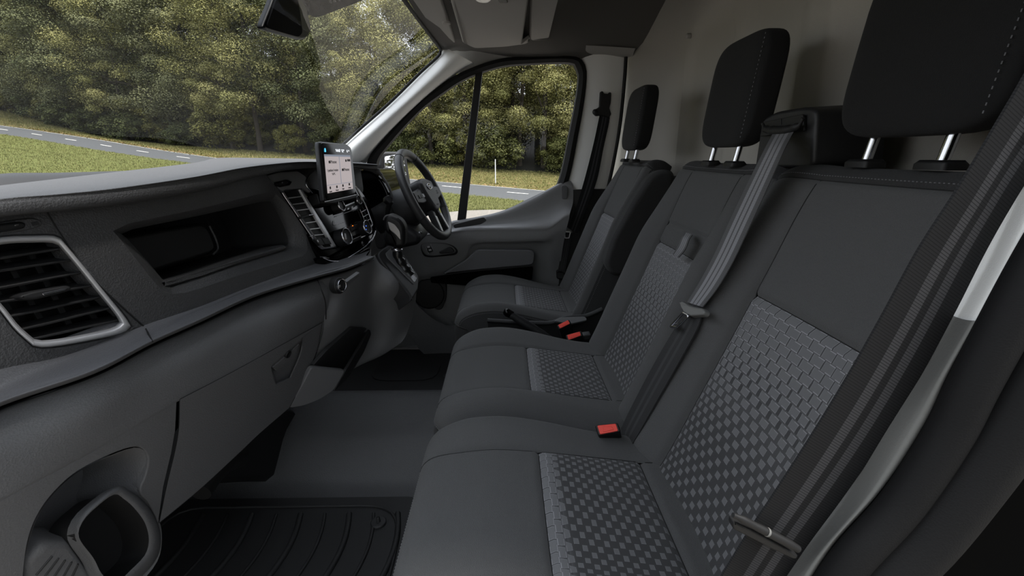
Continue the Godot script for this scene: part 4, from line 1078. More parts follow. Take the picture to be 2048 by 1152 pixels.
func cushion(seat: Node3D, f: float, i0: float, i1: float, nr: float, df: float, dn: float, dx: float) -> void:
	var s := Sheet.new()
	s.f = f; s.i0 = i0; s.i1 = i1; s.nr = nr; s.df = df; s.dn = dn; s.dx = dx
	s.bump = 0.02
	s.ebb = 0.9
	s.setup(CUSH)
	var a := s.near(Vector2(-0.168 + dx, 0.372))
	var b := s.near(Vector2(0.065 + dx, 0.430))
	var c := s.near(Vector2(0.265 + dx, 0.40))
	s.seams = [b, c]
	s.wide = [a]
	s.fade = Vector2(a + 0.01, a + 0.13)
	var e := s.total()
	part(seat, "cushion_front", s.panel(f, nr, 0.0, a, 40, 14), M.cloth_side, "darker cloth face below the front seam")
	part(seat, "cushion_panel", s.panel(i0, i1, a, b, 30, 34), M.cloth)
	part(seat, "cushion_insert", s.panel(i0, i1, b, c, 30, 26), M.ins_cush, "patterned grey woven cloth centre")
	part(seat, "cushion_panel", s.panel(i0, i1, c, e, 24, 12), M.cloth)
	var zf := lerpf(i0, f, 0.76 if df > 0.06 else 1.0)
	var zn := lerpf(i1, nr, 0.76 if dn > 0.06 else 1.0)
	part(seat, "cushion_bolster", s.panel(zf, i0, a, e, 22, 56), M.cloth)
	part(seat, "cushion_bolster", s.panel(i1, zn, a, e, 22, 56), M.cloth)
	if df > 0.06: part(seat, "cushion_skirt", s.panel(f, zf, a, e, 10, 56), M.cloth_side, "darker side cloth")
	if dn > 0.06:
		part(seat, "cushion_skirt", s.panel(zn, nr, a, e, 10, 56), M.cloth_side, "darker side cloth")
		stitches(seat, s.line(zn + 0.004, zn + 0.004, a + 0.02, e - 0.06, 60, 0.0005))
	var l := s.near(Vector2(0.34 + dx, 0.4))
	for q in [s.line(i0, i0, a, e - 0.03, 50), s.line(i1, i1, a, e - 0.03, 50), s.line(i0, i1, b, b, 30), s.line(i0, i1, c, c, 30), s.line(f + 0.005, nr - 0.005, a, a, 70)]:
		part(seat, "seam", mb().tube(q, 0.0011, 5, false, false), M.groove)
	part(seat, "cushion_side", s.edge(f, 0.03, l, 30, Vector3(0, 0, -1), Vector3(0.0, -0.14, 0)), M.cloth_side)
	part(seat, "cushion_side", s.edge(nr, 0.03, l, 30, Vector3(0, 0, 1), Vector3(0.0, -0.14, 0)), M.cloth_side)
	stitches(seat, s.line(f + 0.01, nr - 0.01, a + 0.008, a + 0.008, 60, 0.0004))

func backrest(seat: Node3D, f: float, i0: float, i1: float, nr: float, df: float, dn: float, dx: float, taper: float, crease: bool) -> Sheet:
	var s := Sheet.new()
	s.f = f; s.i0 = i0; s.i1 = i1; s.nr = nr; s.df = df; s.dn = dn; s.dx = dx
	s.bump = 0.03
	s.ebb = 0.9
	s.taper = taper
	s.hollow = 0.01
	s.setup(BACK)
	var b := s.near(Vector2(0.316 + dx, 0.446))
	var c := s.near(Vector2(0.430 + dx, 0.747))
	var t := s.near(Vector2(0.512 + dx, 0.943))
	s.seams = [c]
	if crease: s.seams.append(s.near(Vector2(0.45 + dx, 0.80)))
	s.wide = [t]
	s.fade = Vector2(0.0, 0.08)
	var e := s.total()
	part(seat, "backrest_panel", s.panel(i0, i1, 0.0, 0.06, 24, 6), M.cloth)
	part(seat, "backrest_insert", s.panel(i0, i1, 0.06, c, 30, 36), M.ins_back_up, "patterned grey woven cloth centre")
	part(seat, "backrest_panel", s.panel(i0, i1, c, t, 30, 36), M.cloth)
	var zf := lerpf(i0, f, 0.76 if df > 0.06 else 1.0)
	var zn := lerpf(i1, nr, 0.76 if dn > 0.06 else 1.0)
	part(seat, "backrest_bolster", s.panel(zf, i0, 0.0, t, 24, 70), M.cloth)
	part(seat, "backrest_bolster", s.panel(i1, zn, 0.0, t, 24, 70), M.cloth)
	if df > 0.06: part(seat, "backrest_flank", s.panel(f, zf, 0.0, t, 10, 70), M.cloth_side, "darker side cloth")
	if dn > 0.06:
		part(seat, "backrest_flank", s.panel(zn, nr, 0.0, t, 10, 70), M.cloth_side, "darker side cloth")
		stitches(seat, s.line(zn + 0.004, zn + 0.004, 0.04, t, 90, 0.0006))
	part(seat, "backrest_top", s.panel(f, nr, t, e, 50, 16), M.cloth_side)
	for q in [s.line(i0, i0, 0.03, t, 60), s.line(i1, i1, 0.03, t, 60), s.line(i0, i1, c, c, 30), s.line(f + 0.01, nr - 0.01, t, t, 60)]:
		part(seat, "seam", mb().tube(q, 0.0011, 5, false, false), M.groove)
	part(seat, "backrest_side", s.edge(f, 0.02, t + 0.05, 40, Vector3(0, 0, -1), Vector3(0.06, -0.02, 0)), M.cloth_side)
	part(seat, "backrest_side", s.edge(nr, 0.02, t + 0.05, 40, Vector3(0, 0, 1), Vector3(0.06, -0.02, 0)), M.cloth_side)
	part(seat, "backrest_shell", mb().box(Transform3D(Basis(Vector3.BACK, -0.3), Vector3(0.54 + dx, 0.66, (f + nr) / 2)), Vector3(0.04, 0.52, (nr - f) * 0.86), 0.015), M.black)
	stitches(seat, s.line(f + 0.02, nr - 0.02, t + 0.007, t + 0.007, 60, 0.0005))
	return s

func headrest(seat: Node3D, c: Vector3, hz: float, hy: float) -> void:
	var h := part(seat, "headrest", mb().blob(c, Basis(Vector3(0.033, 0, 0), Vector3(0, hy, 0), Vector3(0, 0, hz)), 0.42, 0.11), M.head, "black cloth headrest")
	for s in [-1, 1]:
		var st := []
		for i in 40:
			var a := PI * (0.04 + 0.92 * i / 39.0) + PI / 2
			st.append(c + Vector3(-0.030 + 0.11 * cos(a - PI / 2) * hy * 0.9, cos(a - PI / 2) * hy * 0.86, s * hz * 0.88))
		if s > 0: stitches(h, st, 0.008)
		part(seat, "headrest_post", mb().tube([c + Vector3(-0.015, -hy * 0.9, s * 0.062), c + Vector3(-0.024, -hy - 0.04, s * 0.062)], 0.0068, 12), M.chrome, "chrome post")
		part(seat, "post_guide", mb().box(Transform3D(Basis(), c + Vector3(-0.024, -hy - 0.036, s * 0.062)), Vector3(0.034, 0.012, 0.046), 0.005), M.black, "black plastic guide")

func seats() -> void:
	M.ins_back_up = M.ins_back.duplicate()
	M.ins_back_up.uv1_scale = Vector3(1, -1, 1)
	var bench := thing("passenger_bench", "dark grey cloth double passenger bench with patterned woven centres, in the foreground", "seat", Vector3(0.1, 0, 0.4))
	cushion(bench, -0.145, 0.02, 0.285, 0.386, 0.07, 0.035, 0.0)
	cushion(bench, 0.390, 0.52, 0.80, 0.93, 0.035, 0.07, 0.0)
	var s1 := backrest(bench, -0.135, 0.02, 0.285, 0.392, 0.08, 0.012, 0.0, 0.0, true)
	backrest(bench, 0.392, 0.53, 0.80, 0.93, 0.012, 0.08, 0.0, 0.0, false)
	headrest(bench, Vector3(0.542, 1.115, 0.165), 0.122, 0.118)
	headrest(bench, Vector3(0.569, 1.132, 0.638), 0.132, 0.128)
	part(bench, "seat_base", mb().box(Transform3D(Basis(), Vector3(0.12, 0.16, 0.4)), Vector3(0.48, 0.3, 1.0), 0.02), M.black)
	# fabric pull tab
	var tabL := [PN(1370, 464, BN, BK - 0.012), PN(1364, 474, BN, BK - 0.03), PN(1356, 492, BN, BK - 0.03), PN(1345, 509, BN, BK - 0.022)]
	var tabR := [PN(1385, 469, BN, BK - 0.012), PN(1378, 479, BN, BK - 0.03), PN(1370, 499, BN, BK - 0.03), PN(1357, 515, BN, BK - 0.022)]
	part(bench, "pull_tab", mb().strap(cr(tabL, 16), cr(tabR, 16), 0.002, Vector3(-0.5, 1, 0.6)), M.belt_grey, "short fabric pull tab")
	# belt tower on the bench top
	var tw := part(bench, "belt_tower", mb().slab(rp([PN(1507, 336, Vector3.RIGHT, 0.535), PN(1522, 237, Vector3.RIGHT, 0.525), PN(1548, 224, Vector3.RIGHT, 0.53), PN(1600, 215, Vector3.RIGHT, 0.53), PN(1622, 215, Vector3.RIGHT, 0.53), PN(1632, 222, Vector3.RIGHT, 0.528), PN(1626, 325, Vector3.RIGHT, 0.53), PN(1620, 338, Vector3.RIGHT, 0.535)], 0.012), 0.12, 0.008, Vector3(-2, 1.1, 0.5)), M.dark, "black seat belt tower on the bench top")
	part(tw, "tower_face", mb().slab(rp(LX(0.5225, [1528, 244, 1606, 228, 1608, 262, 1519, 273]), 0.005), 0.004, 0.001, Vector3(-2, 1.1, 0.5)), M.black)
	part(tw, "tower_line", mb().tube(LX(0.5215, [1562, 238, 1562, 249]), 0.0008, 5), M.dark)
	part(tw, "belt_guide", mb().tube(cr(LX(0.512, [1525, 247, 1532, 258, 1555, 262, 1580, 259, 1598, 251, 1606, 236]), 24), [0.003, 0.007, 0.009, 0.009, 0.007, 0.003], 10), M.black, "curved black belt guide")
	var dr := thing("driver_seat", "dark grey cloth driver's seat with patterned woven centre beside the far door", "seat", Vector3(0.1, 0, -0.52))
	cushion(dr, -0.80, -0.66, -0.375, -0.262, 0.07, 0.07, -0.02)
	backrest(dr, -0.79, -0.66, -0.375, -0.288, 0.09, 0.07, -0.015, 0.14, false)
	headrest(dr, Vector3(0.505, 1.108, -0.52), 0.115, 0.112)
	part(dr, "seat_base", mb().box(Transform3D(Basis(), Vector3(0.10, 0.15, -0.53)), Vector3(0.44, 0.28, 0.46), 0.02), M.black)
	part(dr, "armrest", mb().slab(rp(LZ(-0.215, [1322, 341, 1345, 340, 1353, 352, 1346, 395, 1296, 490, 1245, 556, 1222, 551, 1210, 528, 1226, 478, 1268, 402, 1302, 352]), 0.02), 0.055, 0.018, Vector3(0, 1, 3)), M.cloth_side, "folded-up cloth armrest on the seat's side")
	# handbrake and console between the seats
	var hb := thing("handbrake_lever", "black handbrake lever between the driver's seat and the bench", "handbrake", Vector3(0.15, 0.35, -0.2))
	part(hb, "lever", mb().tube(cr([Z(1018, 627, -0.21), Z(1040, 641, -0.21), Z(1075, 663, -0.21), Z(1120, 700, -0.205), Z(1150, 740, -0.2)], 20), [0.013, 0.015, 0.017, 0.018, 0.018], 14), M.dark, "tapered black grip")
	part(hb, "release_button", mb().lathe([Vector2(0.0135, -0.016), Vector2(0.0145, 0.004), Vector2(0.0125, 0.01), Vector2(0.0125, 0.01), Vector2(0.009, 0.016), Vector2(0, 0.017)], Z(1016, 626, -0.21), Vector3(-0.8, 0.5, 0.1), 18), M.gloss, "glossy black release button")
	var cs := thing("seat_console", "black plastic console tray between driver's seat and passenger bench", "console", Vector3(0.2, 0.1, -0.2))
	part(cs, "tray_base", mb().box(Transform3D(Basis(), Vector3(0.17, 0.16, -0.2)), Vector3(0.52, 0.28, 0.10), 0.012), M.black)
	part(cs, "tray_rim", mb().tube(cr([Z(975, 641, -0.25), Z(1040, 645, -0.25), Z(1100, 646, -0.25), Z(1130, 636, -0.25), Z(1172, 632, -0.25), Z(1205, 618, -0.25)], 30), 0.008, 8), M.dark, "raised rear rim")
	part(cs, "tray_side", mb().slab([Z(975, 642, -0.252), Z(1040, 646, -0.252), Z(1100, 647, -0.252), Z(1130, 637, -0.252), Z(1172, 633, -0.252), Z(1205, 619, -0.252), Z(1215, 690, -0.252), Z(1100, 720, -0.252), Z(975, 700, -0.252)], 0.012, 0.003, Vector3(0, 1, 2)), M.black)
	part(cs, "rim_plate", mb().slab(rp([Z(1106, 642, -0.24), Z(1122, 634, -0.24), Z(1170, 632, -0.24), Z(1176, 640, -0.22), Z(1140, 648, -0.22)], 0.01), 0.01, 0.003, Vector3(0, 3, 0.5)), M.lower)
	part(cs, "switch_block", mb().slab(rp(LZ(-0.15, [1166, 671, 1182, 669, 1184, 680, 1168, 682]), 0.004), 0.03, 0.004, Vector3(0.1, 1.2, 2)), M.dark)
	part(cs, "console_clip", mb().slab(rp(LY(0.31, [1147, 686, 1160, 684, 1164, 690, 1150, 692]), 0.003), 0.01, 0.002, Vector3(0.1, 3, 0.5)), M.dark)

# ================================================================ belts and buckles
func buckle(px, py, z: float, face: Array, label: String, wide := 0.0) -> void:
	var q := LZ(z, face)
	var bk := thing("seat_belt_buckle", label, "buckle", q[0] - Vector3(0, 0.06, 0), "")
	var mid: Vector3 = (q[0] + q[2]) / 2.0
	# the red face lies level, tipped towards the cabin front
	var r: Vector3 = (q[1] - q[0])
	var loop := []
	var n := Vector3(-0.25, 0.75, 0.6).normalized()
	var kk := n.dot(mid)
	for i in range(0, face.size(), 2): loop.append(PN(face[i], face[i + 1], n, kk))
	var c := Vector3.ZERO
	for p in loop: c += p / loop.size()
	var body := loop.map(func(p): return c + (p - c) * 1.22)
	var bd := part(bk, "buckle_body", mb().slab(rp(body, 0.004), 0.07, 0.003, c + n * 3), M.black)
	part(bk, "release_button", mb().slab(rp(loop.map(func(p): return p + n * 0.0012), 0.003), 0.006, 0.0015, c + n * 3), M.red, "red release button")
	part(bk, "button_ridge", mb().slab(rp([loop[0].lerp(loop[2], 0.28), loop[1].lerp(loop[3], 0.28), loop[2].lerp(loop[0], 0.2), loop[3].lerp(loop[1], 0.2)].map(func(p): return p + n * 0.0022), 0.002), 0.003, 0.001, c + n * 3), M.red)

func belts() -> void:
	var eye := Vector3(-0.3, 1.2, 1.0)
	# middle belt from the tower down across the backrest
	var mbt := thing("seat_belt", "grey striped seat belt running from the bench tower down over the middle seat back", "seat belt", Vector3(0.4, 0.4, 0.42))
	var L := B(0.045, [1547, 264, 1530, 296, 1497, 362, 1463, 433, 1430, 505, 1402, 558, 1374, 604])
	var R := B(0.045, [1588, 262, 1568, 300, 1536, 372, 1502, 446, 1466, 522, 1435, 575, 1405, 614])
	L[0] = PN(1547, 264, Vector3.RIGHT, 0.512)
	R[0] = PN(1588, 262, Vector3.RIGHT, 0.512)
	part(mbt, "webbing", mb().strap(cr(L, 50), cr(R, 50), 0.0016, eye), M.belt_grey, "grey striped webbing")
	var L2 := B(0.04, [1376, 606, 1352, 652, 1320, 706, 1284, 772, 1247, 846, 1240, 872])
	var R2 := B(0.04, [1404, 616, 1396, 652, 1362, 716, 1320, 790, 1276, 868, 1262, 892])
	part(mbt, "webbing", mb().strap(cr(L2, 40), cr(R2, 40), 0.003, eye), M.belt_dark, "dark lower run of webbing")
	var tg := part(mbt, "tongue", mb().slab(rp(B(0.053, [1357, 604, 1363, 601, 1376, 610, 1392, 614, 1404, 616, 1409, 622, 1405, 630, 1390, 631, 1378, 632, 1366, 626, 1359, 614]), 0.006), 0.012, 0.004, eye), M.trim_grey, "grey plastic tongue grip")
	var pl := B(0.055, [1366, 626, 1377, 632, 1354, 655, 1348, 657, 1341, 653, 1341, 647])
	var hole := B(0.055, [1362, 631, 1370, 635, 1355, 650, 1348, 648])
	part(tg, "tongue_plate", mb().tube(rp([pl[0], pl[1], pl[2], pl[4]], 0.003), 0.0028, 8, true).slab([pl[2], pl[4], pl[4].lerp(pl[0], 0.25), pl[2].lerp(pl[1], 0.25)], 0.002, 0.0006, eye), M.chrome, "slotted steel tongue plate")
	# passenger belt close to the camera
	var pb := thing("seat_belt", "wide black striped seat belt hanging down the right edge nearest the camera", "seat belt", Vector3(0.25, 0.4, 0.97))
	var zz := 0.985
	var PL := LZ(zz, [2110, 40, 2052, 150, 1990, 256, 1918, 376, 1838, 500, 1768, 628, 1700, 748, 1628, 866, 1548, 990, 1500, 1062, 1440, 1160, 1380, 1260])
	var PR := LZ(zz - 0.02, [2210, 130, 2120, 262, 2048, 372, 1978, 492, 1912, 622, 1842, 752, 1768, 876, 1690, 990, 1622, 1082, 1590, 1128, 1530, 1220, 1480, 1310])
	part(pb, "webbing", mb().strap(cr(PL, 70), cr(PR, 70), 0.0016, Vector3(0.1, 1, 3)), M.belt, "dark ribbed webbing with two grey stripes")
	var bar := part(pb, "belt_stop", mb().tube(cr(LZ(zz + 0.006, [1466, 1030, 1480, 1036, 1530, 1062, 1580, 1088, 1596, 1098]), 16), [0.002, 0.003, 0.0033, 0.0033, 0.003], 10), M.black, "slim black belt tongue bar")
	part(bar, "bar_notch", mb().lathe([Vector2(0.0035, -0.001), Vector2(0.0037, 0), Vector2(0.0035, 0.001)], Z(1534, 1064, zz + 0.006), Z(1580, 1088, zz) - Z(1534, 1064, zz), 14), M.trim_grey)
	part(pb, "lower_bar", mb().slab(rp(LZ(zz + 0.004, [1468, 1044, 1500, 1058, 1585, 1104, 1600, 1116, 1590, 1122, 1540, 1098, 1466, 1060]), 0.003), 0.008, 0.002, Vector3(0.1, 1.2, 3)), M.black)
	# driver's belt on the far post
	var db := thing("seat_belt", "black seat belt hanging on the far door post beside the driver's seat", "seat belt", Vector3(0.35, 0.5, -0.85))
	var DL := [Z(1200, 226, -0.876), Z(1196, 246, -0.868), Z(1186, 292, -0.86), Z(1170, 355, -0.85), Z(1152, 415, -0.845), Z(1134, 462, -0.84)]
	var DR := [Z(1220, 228, -0.876), Z(1218, 246, -0.868), Z(1207, 296, -0.86), Z(1194, 360, -0.85), Z(1172, 420, -0.845), Z(1155, 466, -0.84)]
	part(db, "webbing", mb().strap(cr(DL, 30), cr(DR, 30), 0.0016, Vector3(0, 1, 3)), M.belt)
	var dl2 := [Z(1130, 470, -0.845), Z(1124, 500, -0.845), Z(1115, 545, -0.845)]
	var dr2 := [Z(1144, 470, -0.845), Z(1138, 500, -0.845), Z(1130, 545, -0.845)]
	part(db, "webbing", mb().strap(cr(dl2, 14), cr(dr2, 14), 0.0016, Vector3(0, 1, 3)), M.belt_dark)
	part(db, "belt_anchor", mb().slab(rp(LZ(-0.845, [1113, 542, 1126, 536, 1130, 552, 1126, 560, 1114, 558]), 0.006), 0.03, 0.006, Vector3(0, 1, 3)), M.dark, "black floor anchor")
	part(db, "tongue", mb().slab(rp(LZ(-0.835, [1123, 456, 1127, 452, 1142, 459, 1146, 464, 1143, 467, 1127, 461]), 0.003), 0.012, 0.003, Vector3(0, 1, 3)), M.trim_grey)
	part(db, "tongue_plate", mb().tube(rp(LZ(-0.833, [1129, 463, 1141, 464, 1138, 476, 1130, 476]), 0.003), 0.0024, 7, true).tube(LZ(-0.833, [1129, 463, 1141, 464]), 0.0034, 6), M.white, "pale metal tongue plate")
	var rg := part(db, "height_adjuster", mb().slab(rp(LZ(-0.862, [1201, 183, 1206, 182, 1208, 187, 1217, 188, 1219, 184, 1223, 185, 1222, 205, 1219, 216, 1223, 228, 1218, 236, 1210, 232, 1200, 231, 1192, 232, 1187, 226, 1190, 219, 1199, 214]), 0.005), 0.025, 0.004, Vector3(0, 1, 3)), M.black, "black height adjuster and belt loop")
	part(rg, "adjuster_knob", mb().lathe([Vector2(0.012, 0), Vector2(0.011, 0.008), Vector2(0, 0.010)], Z(1190, 224, -0.86), Vector3(-0.2, 0.1, 1), 16), M.dark)
	# buckles
	buckle(1216, 859, 0.46, [1194, 851, 1232, 847, 1237, 862, 1200, 869], "large red seat belt buckle in the gap of the bench, nearest the camera")
	buckle(1130, 648, -0.16, [1116, 650, 1136, 640, 1140, 647, 1120, 657], "small red buckle beside the driver's seat, further of the two behind the handbrake")
	buckle(1148, 671, -0.11, [1134, 670, 1160, 663, 1162, 671, 1137, 680], "small red buckle at the bench edge, nearer of the two behind the handbrake")
	# floor mats and stud
	var mt := thing("floor_mat", "black ribbed rubber mat in the passenger footwell", "floor mat", Vector3(-0.5, 0.0, 0.4))
	part(mt, "mat", mb().slab(rp([Vector3(-0.98, 0.010, 0.15), Vector3(-0.24, 0.010, 0.15), Vector3(-0.24, 0.010, 0.98), Vector3(-0.98, 0.010, 0.98)], 0.05), 0.01, 0.004, Vector3(0, 3, 0.5)), M.rubber)
	for k in 9:
		var wv := []
		for i in 30:
			var t := i / 29.0
			wv.append(Vector3(-0.86 + 0.068 * k + 0.03 * sin(t * 7.0 + 0.4), 0.0115, 0.22 + 0.7 * t))
		part(mt, "rib", mb().tube(wv, 0.0045 if k % 2 else 0.008, 6), M.rubber)
	var rim := rp([Vector3(-0.94, 0.011, 0.19), Vector3(-0.33, 0.011, 0.19), Vector3(-0.28, 0.011, 0.3), Vector3(-0.28, 0.011, 0.94), Vector3(-0.94, 0.011, 0.94)], 0.08)
	part(mt, "rib", mb().tube(rim, 0.004, 6, true), M.rubber)
	var stud := Y(757, 1046, 0.011)
	part(mt, "mat_stud", mb().lathe([Vector2(0.021, -0.001), Vector2(0.021, 0.004), Vector2(0.018, 0.006), Vector2(0.006, 0.006), Vector2(0.006, 0.006), Vector2(0.0045, 0.018), Vector2(0, 0.019)], stud, Vector3.UP, 26), M.dark, "round fixing stud")
	var m2 := thing("floor_mat", "black rubber mat in the driver's footwell beyond the tunnel hump", "floor mat", Vector3(-0.5, 0.02, -0.65))
	part(m2, "mat", mb().slab(rp([Vector3(-0.95, 0.034, -0.86), Vector3(-0.22, 0.034, -0.86), Vector3(-0.22, 0.034, -0.44), Vector3(-0.95, 0.034, -0.44)], 0.05), 0.01, 0.004, Vector3(0, 3, 0.5)), M.rubber)
	part(m2, "heel_pad", mb().slab(rp([Vector3(-0.6, 0.0385, -0.76), Vector3(-0.3, 0.0385, -0.76), Vector3(-0.3, 0.0385, -0.52), Vector3(-0.6, 0.0385, -0.52)], 0.09), 0.004, 0.002, Vector3(0, 3, 0.5)), M.rubber)
	part(m2, "mat_stud", mb().lathe([Vector2(0.014, -0.001), Vector2(0.014, 0.004), Vector2(0.0, 0.006)], Vector3(-0.262, 0.035, -0.56), Vector3.UP, 18), M.dark)
	for k in 2:
		var p0 := Vector3(-0.62, 0.17, -0.56 - 0.13 * k)
		var pd := thing("pedal", ["black clutchless brake pedal low in the driver's footwell", "black accelerator pedal deep in the driver's footwell by the door"][k], "pedal", p0)
		part(pd, "pad", mb().box(Transform3D(Basis(Vector3.BACK, -0.9), p0), Vector3(0.07, 0.012, 0.09 - 0.04 * k), 0.004), M.rubber)
		part(pd, "arm", mb().tube([p0 + Vector3(-0.01, -0.005, 0), p0 + Vector3(-0.1, 0.2, 0)], 0.009, 8), M.black)

# ================================================================ roof fittings
func overhead() -> void:
	var eye := Vector3(0, 0.98, 1.28)
	var down := Vector3(0, -3, 0.3)
	var v := thing("sun_visor", "pale grey sun visor folded up under the roof on the driver's side", "sun visor", Vector3(-0.02, 1.40, -0.4))
	var vz0 := -0.775
	var a := [Vector3(-0.145, 1.387, -0.10), Vector3(0.07, 1.392, -0.10), Vector3(0.07, 1.384, -0.66), Z(1062, 76, vz0), Z(1055, 88, vz0), Z(1010, 94, vz0), Z(952, 97, vz0), Z(946, 95, vz0), Z(930, 88, vz0), Vector3(-0.155, 1.386, -0.64)]
	var vb := part(v, "visor_board", mb().slab(rp(a, 0.02), 0.018, 0.006, Vector3(0, -3, -0.3)), M.liner, "soft grey visor board")
	part(v, "visor_clip", mb().lathe([Vector2(0.008, -0.006), Vector2(0.008, 0.003), Vector2(0, 0.004)], Z(905, 2, -0.2), Vector3(0, -1, 0), 14), M.dark)
	var sh := thing("roof_shelf", "grey storage shelf edge behind the visor under the dark roof", "shelf", Vector3(0.12, 1.42, -0.4))
	part(sh, "shelf_lip", mb().slab(rp([Vector3(0.075, 1.41, -0.08), Vector3(0.16, 1.42, -0.08), Z(1102, 58, vz0), Z(1096, 80, vz0), Z(1062, 82, vz0)], 0.012), 0.02, 0.005, Vector3(0, -3, -0.3)), M.liner)
	var hp := thing("header_panel", "pale roof panel along the windscreen top beside the visor", "roof panel", Vector3(-0.2, 1.39, -0.4))
	part(hp, "panel", mb().slab(rp(add([Vector3(-0.258, 1.398, 0.1), Vector3(-0.165, 1.392, 0.1), Z(912, 84, -0.76), Z(900, 82, -0.77), Z(888, 92, -0.79), Z(884, 82, -0.79)], Vector3(0, -0.009, 0)), 0.01), 0.012, 0.004, Vector3(0, -3, -0.3)), M.liner)
	part(hp, "blanking_cap", mb().lathe([Vector2(0.014, -0.004), Vector2(0.014, 0.001), Vector2(0.011, 0.0015), Vector2(0, 0.0015)], PN(893, 47, Vector3.UP, 1.385), Vector3.DOWN, 18), M.liner)
	var lp := thing("roof_lamp", "grey overhead lamp unit with a bright lens at the top edge", "lamp", Vector3(-0.05, 1.38, 0.1))
	part(lp, "lamp_housing", mb().slab(rp(LY(1.365, [935, -70, 1060, -70, 1046, 6, 1022, 15, 960, 10, 942, 2]), 0.02), 0.03, 0.008, down), M.liner)
	part(lp, "lens", mb().slab(rp(LY(1.362, [946, -16, 982, -18, 986, 0, 976, 7, 956, 6, 947, 0]), 0.012), 0.012, 0.004, down), mat(Color(0.9, 0.9, 0.88), 0.15), "bright lamp lens")
	part(lp, "lamp_switch", mb().slab(rp(LY(1.362, [994, -4, 1012, -4, 1016, 7, 998, 6]), 0.004), 0.006, 0.002, down), M.dark)
	var mr := thing("rear_view_mirror", "black rear-view mirror with sensor cover at the windscreen top", "mirror", Vector3(-0.5, 1.28, 0.15))
	var mp := LX(-0.515, [560, -40, 543, 10, 527, 50, 528, 57, 536, 61, 604, 80, 614, 79, 624, 66, 623, 50, 616, 20, 602, -40])
	var case := part(mr, "mirror_case", mb().slab(rp(mp, 0.012), 0.014, 0.007, Vector3(1, 1.2, 0.6)), mat(Color(0.02, 0.02, 0.022), 0.35, {"metallic_specular": 0.3}), "black mirror case")
	part(mr, "mirror_glass", mb().slab(rp(LX(-0.512, [566, -38, 549, 10, 534, 51, 540, 57, 598, 74, 606, 66, 600, 20, 590, -38]), 0.012), 0.004, 0.001, Vector3(1, 1.2, 0.6)), mat(Color(0.03, 0.03, 0.033), 0.6, {"metallic_specular": 0.1}), "dark dimmed mirror glass")
	var ar := part(mr, "sensor_cover", mb().slab(rp([X(612, 4, -0.50), X(618, 30, -0.495), X(628, 39, -0.485), X(662, 27, -0.455), X(702, 12, -0.41), X(738, -3, -0.37), X(790, -34, -0.31), X(700, -60, -0.33), X(640, -24, -0.41)], 0.012), 0.03, 0.008, Vector3(0.4, 0.9, 0.9)), M.black, "dark plastic sensor cover")
	for k in 9: part(ar, "cover_rib", mb().slab([X(662 + k * 8, 7 - k * 2.2, -0.428 + k * 0.006), X(665 + k * 8, 6.5 - k * 2.2, -0.428 + k * 0.006), X(661 + k * 8, -8 - k * 2.2, -0.418 + k * 0.006), X(658 + k * 8, -8 - k * 2.2, -0.418 + k * 0.006)], 0.004, 0.001, Vector3(0.4, 0.9, 0.9)), M.lower)

# ================================================================ outside: van mirror, lawn, road, wood
const COLS := [-900.0, -500.0, -200.0, 0.0, 100.0, 200.0, 310.0, 420.0, 540.0, 700.0, 820.0, 900.0, 990.0, 1090.0, 1250.0, 1600.0]
func along(ys: Array, zs: Array) -> Array:
	var o := []
	for i in COLS.size(): o.append(Z(COLS[i], ys[i], zs[i]))
	return o
func strip(a: Array, b: Array, n := 120, sub := 6) -> MB:
	var A := cr(a, n)
	var Bq := cr(b, n)
	var rows := []
	for i in sub + 1:
		var row := []
		for j in n: row.append(A[j].lerp(Bq[j], i / float(sub)))
		rows.append(row)
	return mb().grid(rows, Vector3(0, 30, 0))
var base_line := []

